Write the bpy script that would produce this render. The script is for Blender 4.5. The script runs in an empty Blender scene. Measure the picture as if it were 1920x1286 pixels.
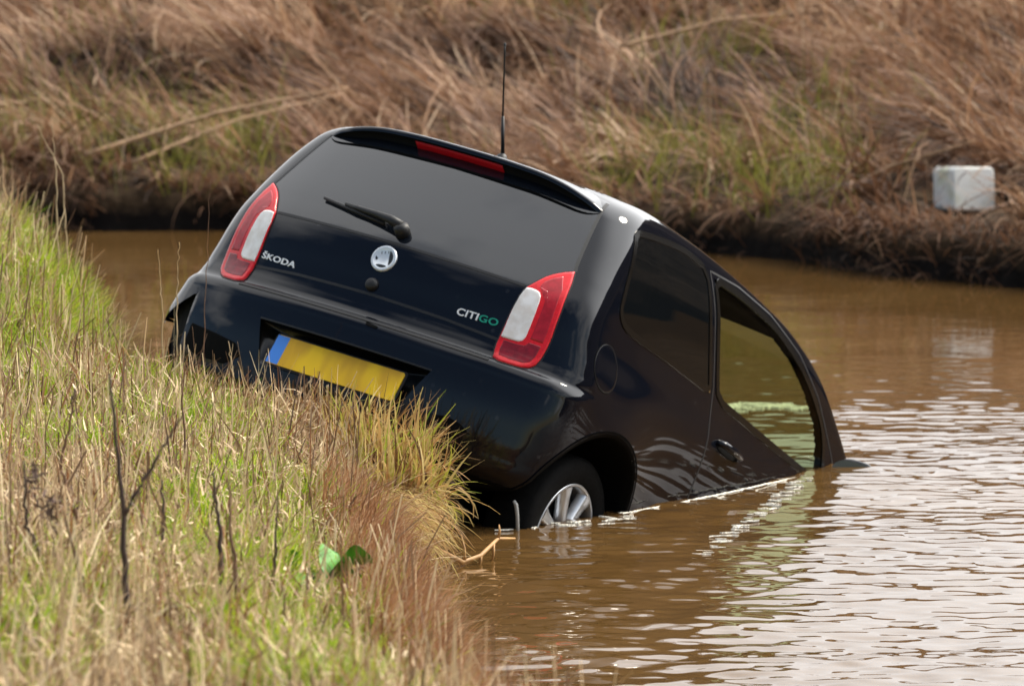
import bpy, math, random
import numpy as np
from mathutils import Matrix, Vector

SC = bpy.context.scene
COL = SC.collection
R = math.radians
rng = np.random.RandomState(7)
random.seed(7)

# ------------------------------------------------------------------ camera
CAM_H = 2.265
PITCH = R(5.08)
cd = bpy.data.cameras.new("camera")
cam = bpy.data.objects.new("camera", cd)
COL.objects.link(cam)
cam.location = (0, 0, CAM_H)
cam.rotation_euler = (R(90) - PITCH, 0, 0)
cd.sensor_width = 36.0
cd.lens = 193.62
cd.clip_start = 0.5
cd.clip_end = 3000
cd.dof.use_dof = True
cd.dof.focus_distance = 16.8
cd.dof.aperture_fstop = 6.3
SC.camera = cam

# ------------------------------------------------------------------ sky, sun, exposure
SUN_EL = R(44)
SUN_ROT = R(62)
world = bpy.data.worlds.new("World")
SC.world = world
world.use_nodes = True
wn, wl = world.node_tree.nodes, world.node_tree.links
wn.clear()
out = wn.new("ShaderNodeOutputWorld")
bg = wn.new("ShaderNodeBackground"); bg.inputs["Strength"].default_value = 0.10
sky = wn.new("ShaderNodeTexSky"); sky.sky_type = 'NISHITA'; sky.sun_disc = False
sky.sun_elevation = SUN_EL; sky.sun_rotation = SUN_ROT
sky.air_density = 1.3; sky.dust_density = 0.15; sky.ozone_density = 2.0
tc = wn.new("ShaderNodeTexCoord")
sep = wn.new("ShaderNodeSeparateXYZ"); wl.new(tc.outputs["Generated"], sep.inputs[0])
zz = wn.new("ShaderNodeMath"); zz.operation = 'ABSOLUTE'; wl.new(sep.outputs["Z"], zz.inputs[0])
za = wn.new("ShaderNodeMath"); za.operation = 'ADD'; za.inputs[1].default_value = 0.22; wl.new(zz.outputs[0], za.inputs[0])
dx = wn.new("ShaderNodeMath"); dx.operation = 'DIVIDE'; wl.new(sep.outputs["X"], dx.inputs[0]); wl.new(za.outputs[0], dx.inputs[1])
dy = wn.new("ShaderNodeMath"); dy.operation = 'DIVIDE'; wl.new(sep.outputs["Y"], dy.inputs[0]); wl.new(za.outputs[0], dy.inputs[1])
cmb = wn.new("ShaderNodeCombineXYZ"); wl.new(dx.outputs[0], cmb.inputs[0]); wl.new(dy.outputs[0], cmb.inputs[1])
cn = wn.new("ShaderNodeTexNoise"); cn.inputs["Scale"].default_value = 1.5; cn.inputs["Detail"].default_value = 6
cn.inputs["Roughness"].default_value = 0.52
wl.new(cmb.outputs[0], cn.inputs["Vector"])
# more cloud towards the canal's far side (ahead of the camera) and overhead
bias = wn.new("ShaderNodeMath"); bias.operation = 'MULTIPLY_ADD'
wl.new(sep.outputs["Y"], bias.inputs[0]); bias.inputs[1].default_value = 0.34
wl.new(cn.outputs["Fac"], bias.inputs[2])
bias2 = wn.new("ShaderNodeMath"); bias2.operation = 'MULTIPLY_ADD'
wl.new(sep.outputs["Z"], bias2.inputs[0]); bias2.inputs[1].default_value = 0.20
wl.new(bias.outputs[0], bias2.inputs[2])
bias3 = wn.new("ShaderNodeMath"); bias3.operation = 'MULTIPLY_ADD'
wl.new(sep.outputs["X"], bias3.inputs[0]); bias3.inputs[1].default_value = 0.22
wl.new(bias2.outputs[0], bias3.inputs[2])
cr = wn.new("ShaderNodeValToRGB")
cr.color_ramp.elements[0].position = 0.42; cr.color_ramp.elements[0].color = (0, 0, 0, 1)
cr.color_ramp.elements[1].position = 0.66; cr.color_ramp.elements[1].color = (1, 1, 1, 1)
wl.new(bias3.outputs[0], cr.inputs[0])
mixc = wn.new("ShaderNodeMix"); mixc.data_type = 'RGBA'
wl.new(cr.outputs["Color"], mixc.inputs[0])
wl.new(sky.outputs[0], mixc.inputs[6])
mixc.inputs[7].default_value = (14.4, 14.5, 14.7, 1)
# thin cloud lit up round the veiled sun
nrm = wn.new("ShaderNodeVectorMath"); nrm.operation = 'NORMALIZE'; wl.new(tc.outputs["Generated"], nrm.inputs[0])
dt = wn.new("ShaderNodeVectorMath"); dt.operation = 'DOT_PRODUCT'; wl.new(nrm.outputs[0], dt.inputs[0])
dt.inputs[1].default_value = (math.sin(R(56)) * math.cos(R(30)), math.cos(R(56)) * math.cos(R(30)), math.sin(R(30)))
gl = wn.new("ShaderNodeMapRange"); gl.interpolation_type = 'SMOOTHERSTEP'
gl.inputs[1].default_value = .54; gl.inputs[2].default_value = .93; gl.inputs[3].default_value = 0; gl.inputs[4].default_value = 1.0
wl.new(dt.outputs["Value"], gl.inputs[0])
mixg = wn.new("ShaderNodeMix"); mixg.data_type = 'RGBA'; wl.new(gl.outputs[0], mixg.inputs[0])
wl.new(mixc.outputs[2], mixg.inputs[6]); mixg.inputs[7].default_value = (46, 46, 46, 1)
wl.new(mixg.outputs[2], bg.inputs["Color"])
wl.new(bg.outputs[0], out.inputs[0])

sl = bpy.data.lights.new("sun", 'SUN'); sun = bpy.data.objects.new("sun", sl); COL.objects.link(sun)
sl.energy = 4.2; sl.angle = R(12); sl.color = (1.0, 0.91, 0.76)
sd = Vector((math.sin(SUN_ROT) * math.cos(SUN_EL), math.cos(SUN_ROT) * math.cos(SUN_EL), math.sin(SUN_EL)))
sun.rotation_euler = sd.to_track_quat('Z', 'Y').to_euler()
sun.location = (20, -10, 20)

SC.view_settings.view_transform = 'Standard'
SC.view_settings.look = 'None'
SC.view_settings.exposure = 0.10
SC.view_settings.gamma = 1.0
SC.cycles.max_bounces = 8
SC.cycles.transparent_max_bounces = 16
SC.cycles.use_denoising = True

# ------------------------------------------------------------------ material helpers
def mat(name):
    m = bpy.data.materials.new(name); m.use_nodes = True
    return m, m.node_tree.nodes, m.node_tree.links, m.node_tree.nodes["Principled BSDF"]

def simple(name, color, rough=0.5, metal=0.0, coat=0.0, spec=0.5, ior=1.5, noise=0.0, nscale=30, bump=0.0, coatrough=0.03):
    m, n, l, b = mat(name)
    b.inputs["Base Color"].default_value = (*color, 1)
    b.inputs["Roughness"].default_value = rough
    b.inputs["Metallic"].default_value = metal
    b.inputs["Coat Weight"].default_value = coat
    b.inputs["Coat Roughness"].default_value = coatrough
    b.inputs["Specular IOR Level"].default_value = spec
    b.inputs["IOR"].default_value = ior
    if noise or bump:
        t = n.new("ShaderNodeTexCoord"); x = n.new("ShaderNodeTexNoise")
        x.inputs["Scale"].default_value = nscale; x.inputs["Detail"].default_value = 4
        l.new(t.outputs["Object"], x.inputs["Vector"])
        if noise:
            r = n.new("ShaderNodeValToRGB")
            r.color_ramp.elements[0].position = .3; r.color_ramp.elements[1].position = .7
            r.color_ramp.elements[0].color = (*[c * (1 - noise) for c in color], 1)
            r.color_ramp.elements[1].color = (*[min(1, c * (1 + noise)) for c in color], 1)
            l.new(x.outputs["Fac"], r.inputs[0]); l.new(r.outputs[0], b.inputs["Base Color"])
        if bump:
            bp = n.new("ShaderNodeBump"); bp.inputs["Strength"].default_value = bump; bp.inputs["Distance"].default_value = .01
            l.new(x.outputs["Fac"], bp.inputs["Height"]); l.new(bp.outputs[0], b.inputs["Normal"])
    return m

def blade_mat(name, stops, trans=0.35, rough=0.6, spec=0.25):
    """ribbon foliage: one colour per blade, picked by the blade's own 'tone' value"""
    m, n, l, b = mat(name)
    a = n.new("ShaderNodeAttribute"); a.attribute_name = "tone"
    r = n.new("ShaderNodeValToRGB")
    while len(r.color_ramp.elements) < len(stops): r.color_ramp.elements.new(.5)
    for e, (p, c) in zip(r.color_ramp.elements, stops): e.position = p; e.color = (*c, 1)
    l.new(a.outputs["Fac"], r.inputs[0])
    l.new(r.outputs[0], b.inputs["Base Color"])
    b.inputs["Roughness"].default_value = rough
    b.inputs["Specular IOR Level"].default_value = spec
    tr = n.new("ShaderNodeBsdfTranslucent"); l.new(r.outputs[0], tr.inputs[0])
    mx = n.new("ShaderNodeMixShader"); mx.inputs[0].default_value = trans
    o = n["Material Output"]
    l.new(b.outputs[0], mx.inputs[1]); l.new(tr.outputs[0], mx.inputs[2]); l.new(mx.outputs[0], o.inputs[0])
    return m

def glass_mat(name, tint, ior=1.5, refl=1.0, rough=0.0):
    m, n, l, b = mat(name)
    n.remove(b)
    o = n["Material Output"]
    t = n.new("ShaderNodeBsdfTransparent"); t.inputs[0].default_value = (*tint, 1)
    g = n.new("ShaderNodeBsdfGlossy"); g.inputs["Roughness"].default_value = rough; g.inputs[0].default_value = (refl, refl, refl, 1)
    f = n.new("ShaderNodeFresnel"); f.inputs[0].default_value = ior
    mx = n.new("ShaderNodeMixShader")
    l.new(f.outputs[0], mx.inputs[0]); l.new(t.outputs[0], mx.inputs[1]); l.new(g.outputs[0], mx.inputs[2])
    l.new(mx.outputs[0], o.inputs[0])
    return m

# ------------------------------------------------------------------ mesh helpers
def mesh_np(name, verts, faces, normals=None, smooth=True):
    me = bpy.data.meshes.new(name)
    verts = np.asarray(verts, np.float32); faces = np.asarray(faces, np.int32)
    k = faces.shape[1]
    me.vertices.add(len(verts)); me.vertices.foreach_set("co", verts.ravel())
    me.loops.add(faces.size); me.loops.foreach_set("vertex_index", faces.ravel())
    me.polygons.add(len(faces))
    me.polygons.foreach_set("loop_start", np.arange(0, faces.size, k, dtype=np.int32))
    me.polygons.foreach_set("use_smooth", np.full(len(faces), smooth, dtype=bool))
    me.update(calc_edges=True)
    if normals is not None:
        me.normals_split_custom_set_from_vertices(np.asarray(normals, np.float32).tolist())
    return me

class MB:
    """collects polygons of any size"""
    def __init__(s): s.v = []; s.f = []
    def add(s, vs, fs):
        o = len(s.v); s.v += [tuple(float(c) for c in p) for p in vs]; s.f += [tuple(i + o for i in f) for f in fs]
    def tube(s, pts, rad, n=8, caps=True):
        pts = [Vector(p) for p in pts]
        rad = rad if hasattr(rad, '__len__') else [rad] * len(pts)
        vs = []; fs = []
        for i, p in enumerate(pts):
            d = (pts[min(i + 1, len(pts) - 1)] - pts[max(i - 1, 0)]).normalized()
            a = Vector((0, 0, 1)) if abs(d.z) < .9 else Vector((1, 0, 0))
            u = d.cross(a).normalized(); w = d.cross(u)
            for k in range(n):
                t = 2 * math.pi * k / n
                vs.append(p + (u * math.cos(t) + w * math.sin(t)) * rad[i])
        for i in range(len(pts) - 1):
            for k in range(n):
                fs.append((i * n + k, i * n + (k + 1) % n, (i + 1) * n + (k + 1) % n, (i + 1) * n + k))
        if caps:
            fs.append(tuple(range(n))[::-1]); fs.append(tuple((len(pts) - 1) * n + k for k in range(n)))
        s.add(vs, fs)
    def prism(s, outline, p0, ux, uy, un, h):
        """polygon outline (2d) extruded by h along un"""
        p0, ux, uy, un = map(Vector, (p0, ux, uy, un))
        n = len(outline)
        vs = [p0 + ux * a + uy * b for a, b in outline] + [p0 + ux * a + uy * b + un * h for a, b in outline]
        fs = [tuple(range(n))[::-1], tuple(range(n, 2 * n))] + [(i, (i + 1) % n, n + (i + 1) % n, n + i) for i in range(n)]
        s.add(vs, fs)
    def lathe(s, prof, axis_o, ax, u, w, n=64, close=False):
        """profile of (radius, along) spun round axis"""
        axis_o, ax, u, w = map(Vector, (axis_o, ax, u, w))
        vs = []; fs = []
        for k in range(n):
            t = 2 * math.pi * k / n
            d = u * math.cos(t) + w * math.sin(t)
            for r, a in prof: vs.append(axis_o + d * r + ax * a)
        m = len(prof)
        for k in range(n):
            k2 = (k + 1) % n
            for i in range(m if close else m - 1):
                j = (i + 1) % m
                fs.append((k * m + i, k2 * m + i, k2 * m + j, k * m + j))
        s.add(vs, fs)
    def build(s, name, m, parent=None, smooth=True, bevel=0):
        me = bpy.data.meshes.new(name); me.from_pydata(s.v, [], s.f); me.update()
        if smooth: me.polygons.foreach_set("use_smooth", np.ones(len(me.polygons), bool))
        o = link(name, me, m, parent)
        if bevel:
            b = o.modifiers.new("bevel", 'BEVEL'); b.width = bevel; b.segments = 3; b.limit_method = 'ANGLE'
        return o

def link(name, me, m, parent=None):
    o = bpy.data.objects.new(name, me); COL.objects.link(o)
    if m is not None: me.materials.append(m)
    if parent is not None: o.parent = parent
    return o

def tag(o, label=None, cat=None, group=None, kind=None):
    if label: o["label"] = label
    if cat: o["category"] = cat
    if group: o["group"] = group
    if kind: o["kind"] = kind
    return o

def empty(name, loc=(0, 0, 0), label=None, cat=None, group=None):
    o = bpy.data.objects.new(name, None); COL.objects.link(o); o.location = loc; o.empty_display_size = .2
    return tag(o, label, cat, group)

# value noise -----------------------------------------------------------
_H = rng.rand(256, 256)
def vnoise(x, y):
    xi = np.floor(x).astype(int); yi = np.floor(y).astype(int)
    fx = x - xi; fy = y - yi; fx = fx * fx * (3 - 2 * fx); fy = fy * fy * (3 - 2 * fy)
    g = lambda a, b: _H[a % 256, b % 256]
    return (g(xi, yi) * (1 - fx) + g(xi + 1, yi) * fx) * (1 - fy) + (g(xi, yi + 1) * (1 - fx) + g(xi + 1, yi + 1) * fx) * fy
def fbm(x, y, o=4):
    s = 0; a = .5
    for k in range(o):
        s = s + a * vnoise(x * 2**k + 17.3 * k, y * 2**k + 5.1 * k); a *= .5
    return s / (1 - .5**o)

# ------------------------------------------------------------------ ground and water
def polyline_eval(P, t):
    P = np.array(P, float); L = np.r_[0, np.cumsum(np.linalg.norm(np.diff(P, axis=0), axis=1))]
    return np.stack([np.interp(t, L, P[:, 0]), np.interp(t, L, P[:, 1])], -1), L[-1]

NEAR = [(6, -6), (3.0, 3), (1.1, 9), (-.02, 12.5), (-.20, 14.9), (-.31, 16.3), (-.37, 17.5), (-.41, 18.15), (-.64, 18.40), (-1.0, 18.8),
        (-1.28, 19.5), (-1.48, 21), (-1.80, 23.5), (-2.55, 27), (-4.2, 31), (-6, 36), (-9, 44), (-30, 80)]
NDIR = np.array((-.9, -.436))
FAR = [(-40, 78), (-14, 43), (-6, 36.2), (-3.6, 33.6), (-2.44, 33.1), (-1.6, 33.2), (-.3, 32.5), (1.15, 31.23), (1.55, 30.62), (2.12, 29.45), (2.68, 28.72), (4, 27),
       (7, 23.5), (12, 18), (30, -4)]
FDIR = np.array((.5, .866))

def near_xy(t, s):
    p, L = polyline_eval(NEAR, t)
    p = p + s[..., None] * NDIR
    return p
def near_h(p, s):
    h = np.where(s < 0, -.15 + .6 * s, 0)
    st = np.clip((s + .03) / .17, 0, 1); st = st * st * (3 - 2 * st)
    w = .8 + .4 * fbm(p[..., 0] * 3 + 40, p[..., 1] * 3)
    g = -.12 + .32 * st * w + .24 * (1 - np.exp(-np.maximum(s, 0) / .6)) + .05 * np.maximum(s, 0)
    g = g + np.maximum(s, 0).clip(0, .4) * (.35 * (fbm(p[..., 0] * 1.6, p[..., 1] * 1.6) - .5) + .36 * (fbm(p[..., 0] * 6, p[..., 1] * 4 + 3) - .5))
    yy = np.clip((p[..., 1] - 17.9) / 4.2, 0, 1); g = g + yy * .26 * np.clip(s / .35, 0, 1)
    return np.where(s < -.03, -.12 + .6 * (s + .03), g)
def far_xy(t, s):
    p, L = polyline_eval(FAR, t)
    wob = .16 * (fbm(t * 1.3, t * 0 + 3.3) - .5) + .1 * (fbm(t * 5, t * 0 + 9.3) - .5)
    return p + (s + wob)[..., None] * FDIR
def far_h(p, s):
    st = np.clip((s + .03) / .12, 0, 1); st = st * st * (3 - 2 * st)
    sp = np.maximum(s, 0)
    g = -.1 + .27 * st + .08 * (1 - np.exp(-sp / .3)) + .125 * np.minimum(sp, 7.5)
    g = g + np.clip(sp - .1, 0, 1.0) * (.62 * (fbm(p[..., 0] * 1.1 + 9, p[..., 1] * .8) - .5) + .14 * (fbm(p[..., 0] * 4, p[..., 1] * 3) - .5))
    g = np.where(sp > 6.5, np.minimum(g, 1.3), g) + 1.5 * np.clip((sp - 7.6) / 3.0, 0, 1)  # unseen rise at the back, added to cut the sky mirrored in the water
    lf = np.clip((.5 - p[..., 0]) / 3.5, 0, 1); g = g + .42 * lf*lf*(3-2*lf) * np.clip(sp / 5, 0, 1)
    rt = np.clip((p[..., 0] - 4.6) / 5.0, 0, 1); g = g + 3.2 * rt*rt*(3-2*rt) * np.clip(sp / 5, 0, 1)  # unseen rise at right, added to darken what the car's side reflects
    wb = np.exp(-((p[..., 0] - 2.46) / .42)**2 - ((p[..., 1] - 30.2) / .75)**2); g = np.where(sp > .1, g*(1-wb) + wb*np.minimum(g, .26), g)
    return np.where(s < -.03, -.1 + .6 * (s + .03), g)

def strip(name, xy, hf, tt, ss, m):
    T, S = np.meshgrid(tt, ss, indexing='ij')
    p = xy(T.ravel(), S.ravel()); h = hf(p, S.ravel())
    v = np.c_[p, h]
    nt, ns = len(tt), len(ss)
    i = np.arange(nt - 1)[:, None] * ns + np.arange(ns - 1)[None]
    f = np.stack([i, i + ns, i + ns + 1, i + 1], -1).reshape(-1, 4)
    return v, f

def ground_mat(name, c0, c1, c2, scale, mud=None, mudz=0.1):
    m, n, l, b = mat(name)
    g = n.new("ShaderNodeNewGeometry")
    x = n.new("ShaderNodeTexNoise"); x.inputs["Scale"].default_value = scale; x.inputs["Detail"].default_value = 8; x.inputs["Roughness"].default_value = .65
    l.new(g.outputs["Position"], x.inputs["Vector"])
    r = n.new("ShaderNodeValToRGB"); r.color_ramp.elements.new(.5)
    for e, (p, c) in zip(r.color_ramp.elements, ((.32, c0), (.5, c1), (.68, c2))): e.position = p; e.color = (*c, 1)
    l.new(x.outputs["Fac"], r.inputs[0])
    colr = r.outputs[0]
    if mud:
        s = n.new("ShaderNodeSeparateXYZ"); l.new(g.outputs["Position"], s.inputs[0])
        ad = n.new("ShaderNodeMath"); ad.operation = 'MULTIPLY_ADD'; ad.inputs[1].default_value = .12
        l.new(x.outputs["Fac"], ad.inputs[0]); l.new(s.outputs["Z"], ad.inputs[2])
        mr = n.new("ShaderNodeMapRange"); mr.inputs[1].default_value = mudz + .05; mr.inputs[2].default_value = mudz + .12
        l.new(ad.outputs[0], mr.inputs[0])
        mx = n.new("ShaderNodeMix"); mx.data_type = 'RGBA'; l.new(mr.outputs[0], mx.inputs[0])
        mx.inputs[6].default_value = (*mud, 1); l.new(colr, mx.inputs[7]); colr = mx.outputs[2]
        rr = n.new("ShaderNodeMapRange"); rr.inputs[3].default_value = .8; rr.inputs[4].default_value = .95
        l.new(mr.outputs[0], rr.inputs[0]); l.new(rr.outputs[0], b.inputs["Roughness"])
    else: b.inputs["Roughness"].default_value = .95
    b.inputs["Specular IOR Level"].default_value = .08
    l.new(colr, b.inputs["Base Color"])
    bp = n.new("ShaderNodeBump"); bp.inputs["Distance"].default_value = .05; bp.inputs["Strength"].default_value = .7
    l.new(x.outputs["Fac"], bp.inputs["Height"]); l.new(bp.outputs[0], b.inputs["Normal"])
    return m

_, LN = polyline_eval(NEAR, np.zeros(1)); _, LF = polyline_eval(FAR, np.zeros(1))
NP = np.array(NEAR); NL = np.r_[0, np.cumsum(np.linalg.norm(np.diff(NP, axis=0), axis=1))]
FP = np.array(FAR); FL = np.r_[0, np.cumsum(np.linalg.norm(np.diff(FP, axis=0), axis=1))]
ss_n = np.r_[-3, -1, -.4, -.15, np.arange(-.06, .3, .02), np.arange(.3, 3.2, .05), np.arange(3.4, 8, .4), 10, 14, 20, 40]
tt_n = np.r_[np.linspace(0, NL[2], 12)[:-1], np.arange(NL[2], NL[14], .05), np.linspace(NL[14], LN, 16)]
v, f = strip("near_bank", near_xy, near_h, tt_n, ss_n, None)
o = link("near_bank", mesh_np("near_bank", v, f), ground_mat("near_soil", (.03, .02, .012), (.07, .05, .028), (.10, .08, .035), 14, (.03, .022, .014), .05))
tag(o, kind="structure")
ss_f = np.r_[-3, -1, -.4, -.15, np.arange(-.06, .4, .02), np.arange(.4, 9.2, .06), 10, 12, 20, 60, 200]
tt_f = np.r_[np.linspace(0, FL[2], 12)[:-1], np.arange(FL[2], FL[12], .05), np.linspace(FL[12], LF, 12)]
v, f = strip("far_bank", far_xy, far_h, tt_f, ss_f, None)
o = link("far_bank", mesh_np("far_bank", v, f), ground_mat("far_soil", (.022, .014, .008), (.05, .032, .018), (.085, .055, .032), 9, (.008, .006, .005), .10))
tag(o, kind="structure")
# the land beyond, out to the horizon
mb = MB(); mb.add([(-900, 70, .9), (900, 70, .9), (900, 2600, .9), (-900, 2600, .9)], [(0, 1, 2, 3)])
mb.add([(-900, -900, .7), (-32, -900, .7), (-32, 69, .7), (-900, 69, .7)], [(0, 1, 2, 3)])
tag(mb.build("fields", simple("meadow", (.10, .11, .04), .95, noise=.4, nscale=.2)), kind="structure")

def water_mat():
    m, n, l, b = mat("canal_water")
    b.inputs["Base Color"].default_value = (.17, .085, .026, 1)
    b.inputs["Roughness"].default_value = .03
    b.inputs["IOR"].default_value = 1.333
    g = n.new("ShaderNodeNewGeometry")
    x0 = n.new("ShaderNodeTexNoise"); x0.inputs["Scale"].default_value = .6; x0.inputs["Detail"].default_value = 3
    l.new(g.outputs["Position"], x0.inputs["Vector"])
    r0 = n.new("ShaderNodeValToRGB"); r0.color_ramp.elements[0].color = (.085, .044, .013, 1); r0.color_ramp.elements[1].color = (.115, .063, .021, 1)
    r0.color_ramp.elements[0].position = .35; r0.color_ramp.elements[1].position = .65
    l.new(x0.outputs["Fac"], r0.inputs[0]); l.new(r0.outputs[0], b.inputs["Base Color"])
    return m
WATER = water_mat()
# rippled sheet in front of the lens, flat coarse sheet to the horizon 4 mm lower
def ripples(X, Y):
    chop = np.clip((X + .22 * (21.5 - Y) * .55 + .35) / 1.0, 0, 1) * np.clip((23.2 - Y) / 2.6, .10, 1)
    chop = .10 + .90 * (1 - .97*np.exp(-((X-.75)/.8)**2 - ((Y-22.4)/1.7)**2)) * chop * (.55 + .9 * fbm(X * .5 + 3, Y * .35))
    Z = .0046 * (vnoise(X * 8 + 1.2 * Y, Y * 12) - .5) + .0034 * (vnoise(X * 14 + 40 - 2.3 * Y, Y * 21 + 7) - .5) + .0014 * (vnoise(X * 23 + 3 * Y, Y * 33 + 31) - .5) + .010 * (vnoise(X * 1.6, Y * 2.1 + 60) - .5)
    return Z * chop * 1.6
def water_sheet(name, gx, gy):
    X, Y = np.meshgrid(gx, gy, indexing='ij'); n1 = len(gy)
    i = np.arange(len(gx) - 1)[:, None] * n1 + np.arange(n1 - 1)[None]
    f = np.stack([i, i + n1, i + n1 + 1, i + 1], -1).reshape(-1, 4)
    tag(link(name, mesh_np(name, np.c_[X.ravel(), Y.ravel(), ripples(X, Y).ravel()], f), WATER), kind="structure")
water_sheet("canal_water", np.linspace(-5, 6, 650), np.linspace(11.5, 24.5, 740))
water_sheet("calm_water", np.linspace(-5, 6, 360), np.linspace(24.5, 35.5, 360))
mb = MB()
mb.add([(-900, -900, -.006), (900, -900, -.006), (900, 11.5, -.006), (-900, 11.5, -.006)], [(0, 1, 2, 3)])
mb.add([(-900, 11.5, -.006), (-5, 11.5, -.006), (-5, 35.5, -.006), (-900, 35.5, -.006)], [(0, 1, 2, 3)])
mb.add([(6, 11.5, -.006), (900, 11.5, -.006), (900, 35.5, -.006), (6, 35.5, -.006)], [(0, 1, 2, 3)])
mb.add([(-900, 35.5, -.006), (900, 35.5, -.006), (900, 2600, -.006), (-900, 2600, -.006)], [(0, 1, 2, 3)])
tag(mb.build("canal_water_beyond", WATER), kind="structure")

# ================================================================== THE CAR
CAR_M = Matrix(((0.84056, 0.419261, 0.343044, -0.5594), (-0.498632, 0.846298, 0.187471, 18.98451), (-0.211718, -0.328634, 0.920421, -0.17572), (0, 0, 0, 1)))
def ip(x, t):
    X = np.array([a for a, b in t], float); Yv = np.array([b for a, b in t], float)
    m = np.gradient(Yv, X)
    x = np.clip(x, X[0], X[-1]); i = np.clip(np.searchsorted(X, x) - 1, 0, len(X) - 2)
    h = X[i + 1] - X[i]; s = (x - X[i]) / h
    return (2*s**3-3*s**2+1)*Yv[i] + (s**3-2*s**2+s)*h*m[i] + (3*s**2-2*s**3)*Yv[i+1] + (s**3-s**2)*h*m[i+1]
REAR = [(.10,-.36),(.24,-.385),(.32,-.435),(.365,-.515),(.40,-.545),(.46,-.560),(.54,-.571),(.62,-.578),(.70,-.574),(.735,-.570),(.750,-.560),(.765,-.541),(.80,-.525),(.86,-.515),(.95,-.508),(1.03,-.490),(1.12,-.445),(1.24,-.37),(1.36,-.285),(1.46,-.205),(1.6,-.09)]
ROOF = [(-.7,1.36),(-.35,1.435),(-.2,1.462),(0,1.497),(.4,1.508),(.8,1.492),(1.1,1.468),(1.35,1.435),(1.6,1.362),(1.8,1.265),(2.0,1.15),(2.25,.99),(2.5,.94),(2.8,.86),(3.1,.70)]
SIDE = [(.1,.72),(.25,.765),(.45,.80),(.65,.815),(.82,.81),(.93,.785),(1.0,.77),(1.15,.738),(1.3,.7),(1.42,.648),(1.6,.54)]
TAPER = [(-.7,.07),(-.35,.025),(0,.006),(.4,.0),(1.2,.0),(1.8,.012),(2.4,.05),(3.0,.14)]
FRONT = [(.1,2.85),(.3,2.95),(.6,2.98),(.8,2.92),(.95,2.8),(1.6,2.0)]
def smax(a, b, k):
    h = np.maximum(k - np.abs(a - b), 0) / k
    return np.maximum(a, b) + h*h*k*.25
def Ff(p):
    x = np.abs(p[..., 0]); y = p[..., 1]; z = p[..., 2]; e = .01
    yr = ip(z, REAR) + .24*x*x + .25*np.maximum(x-.45, 0)**2
    sl = (ip(z+e, REAR) - ip(z-e, REAR)) / (2*e)
    tr = (yr - y) / np.sqrt(1 + sl*sl)
    ts = (x - ip(z, SIDE) + ip(y, TAPER) - .045*np.exp(-((y+.03)/.28)**2 - ((z-.6)/.17)**2)
          - np.where(p[..., 0] < 0, .062, 0) * np.clip((.80-z)/.2, 0, 1) * np.clip((.25-y)/.3, 0, 1)) * .95
    tt = (z - ip(y, ROOF) + .105*x*x) / np.sqrt(1 + ((ip(y+e, ROOF) - ip(y-e, ROOF)) / (2*e))**2)
    tf = y - ip(z, FRONT) + .25*x*x
    return smax(smax(smax(tr, ts, .085), smax(tt, tf, .1), .06), .16 - z, .06)
def grad(p):
    e = 1e-3
    g = np.stack([Ff(p + np.eye(3)[i]*e) - Ff(p - np.eye(3)[i]*e) for i in range(3)], -1)
    return g / np.linalg.norm(g, axis=-1, keepdims=True)
def bis(o, d, lo, hi, it=26):
    """o + d*t, F negative at lo, positive at hi"""
    lo = np.full(len(o), lo, float) if np.isscalar(lo) else lo.copy(); hi = np.full(len(o), hi, float) if np.isscalar(hi) else hi.copy()
    for _ in range(it):
        mid = (lo + hi) / 2; F = Ff(o + d * mid[:, None])
        lo = np.where(F < 0, mid, lo); hi = np.where(F < 0, hi, mid)
    return o + d * ((lo + hi) / 2)[:, None]
def rear(xz):
    xz = np.asarray(xz, float).reshape(-1, 2)
    o = np.stack([xz[:, 0], np.full(len(xz), .35), xz[:, 1]], -1)
    return bis(o, np.array([0, -1., 0]), 0., 1.5)
def side(yz, sg=1):
    yz = np.asarray(yz, float).reshape(-1, 2)
    o = np.stack([np.zeros(len(yz)), yz[:, 0], yz[:, 1]], -1)
    return bis(o, np.array([sg, 0, 0.]), 0., 1.3)
def top(xy):
    xy = np.asarray(xy, float).reshape(-1, 2)
    o = np.stack([xy[:, 0], xy[:, 1], np.full(len(xy), .7)], -1)
    return bis(o, np.array([0, 0, 1.]), 0., 1.2)

def inpoly(x, y, poly):
    r = np.zeros(x.shape, bool); n = len(poly)
    for i in range(n):
        x0, y0 = poly[i]; x1, y1 = poly[(i + 1) % n]
        c = ((y0 > y) != (y1 > y)) & (x < (x1 - x0) * (y - y0) / (y1 - y0 + 1e-12) + x0)
        r ^= c
    return r
def resample(poly, n, closed=True):
    P = np.array(poly, float)
    if closed: P = np.vstack([P, P[:1]])
    L = np.r_[0, np.cumsum(np.linalg.norm(np.diff(P, axis=0), axis=1))]
    t = np.linspace(0, L[-1], n, endpoint=not closed)
    return np.stack([np.interp(t, L, P[:, k]) for k in range(P.shape[1])], -1)
def rounded(poly, r=.2, it=2):
    """corner cutting"""
    P = np.array(poly, float)
    for _ in range(it):
        Q = np.roll(P, -1, 0); P = np.stack([P*(1-r)+Q*r, P*r+Q*(1-r)], 1).reshape(-1, 2)
    return P

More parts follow.
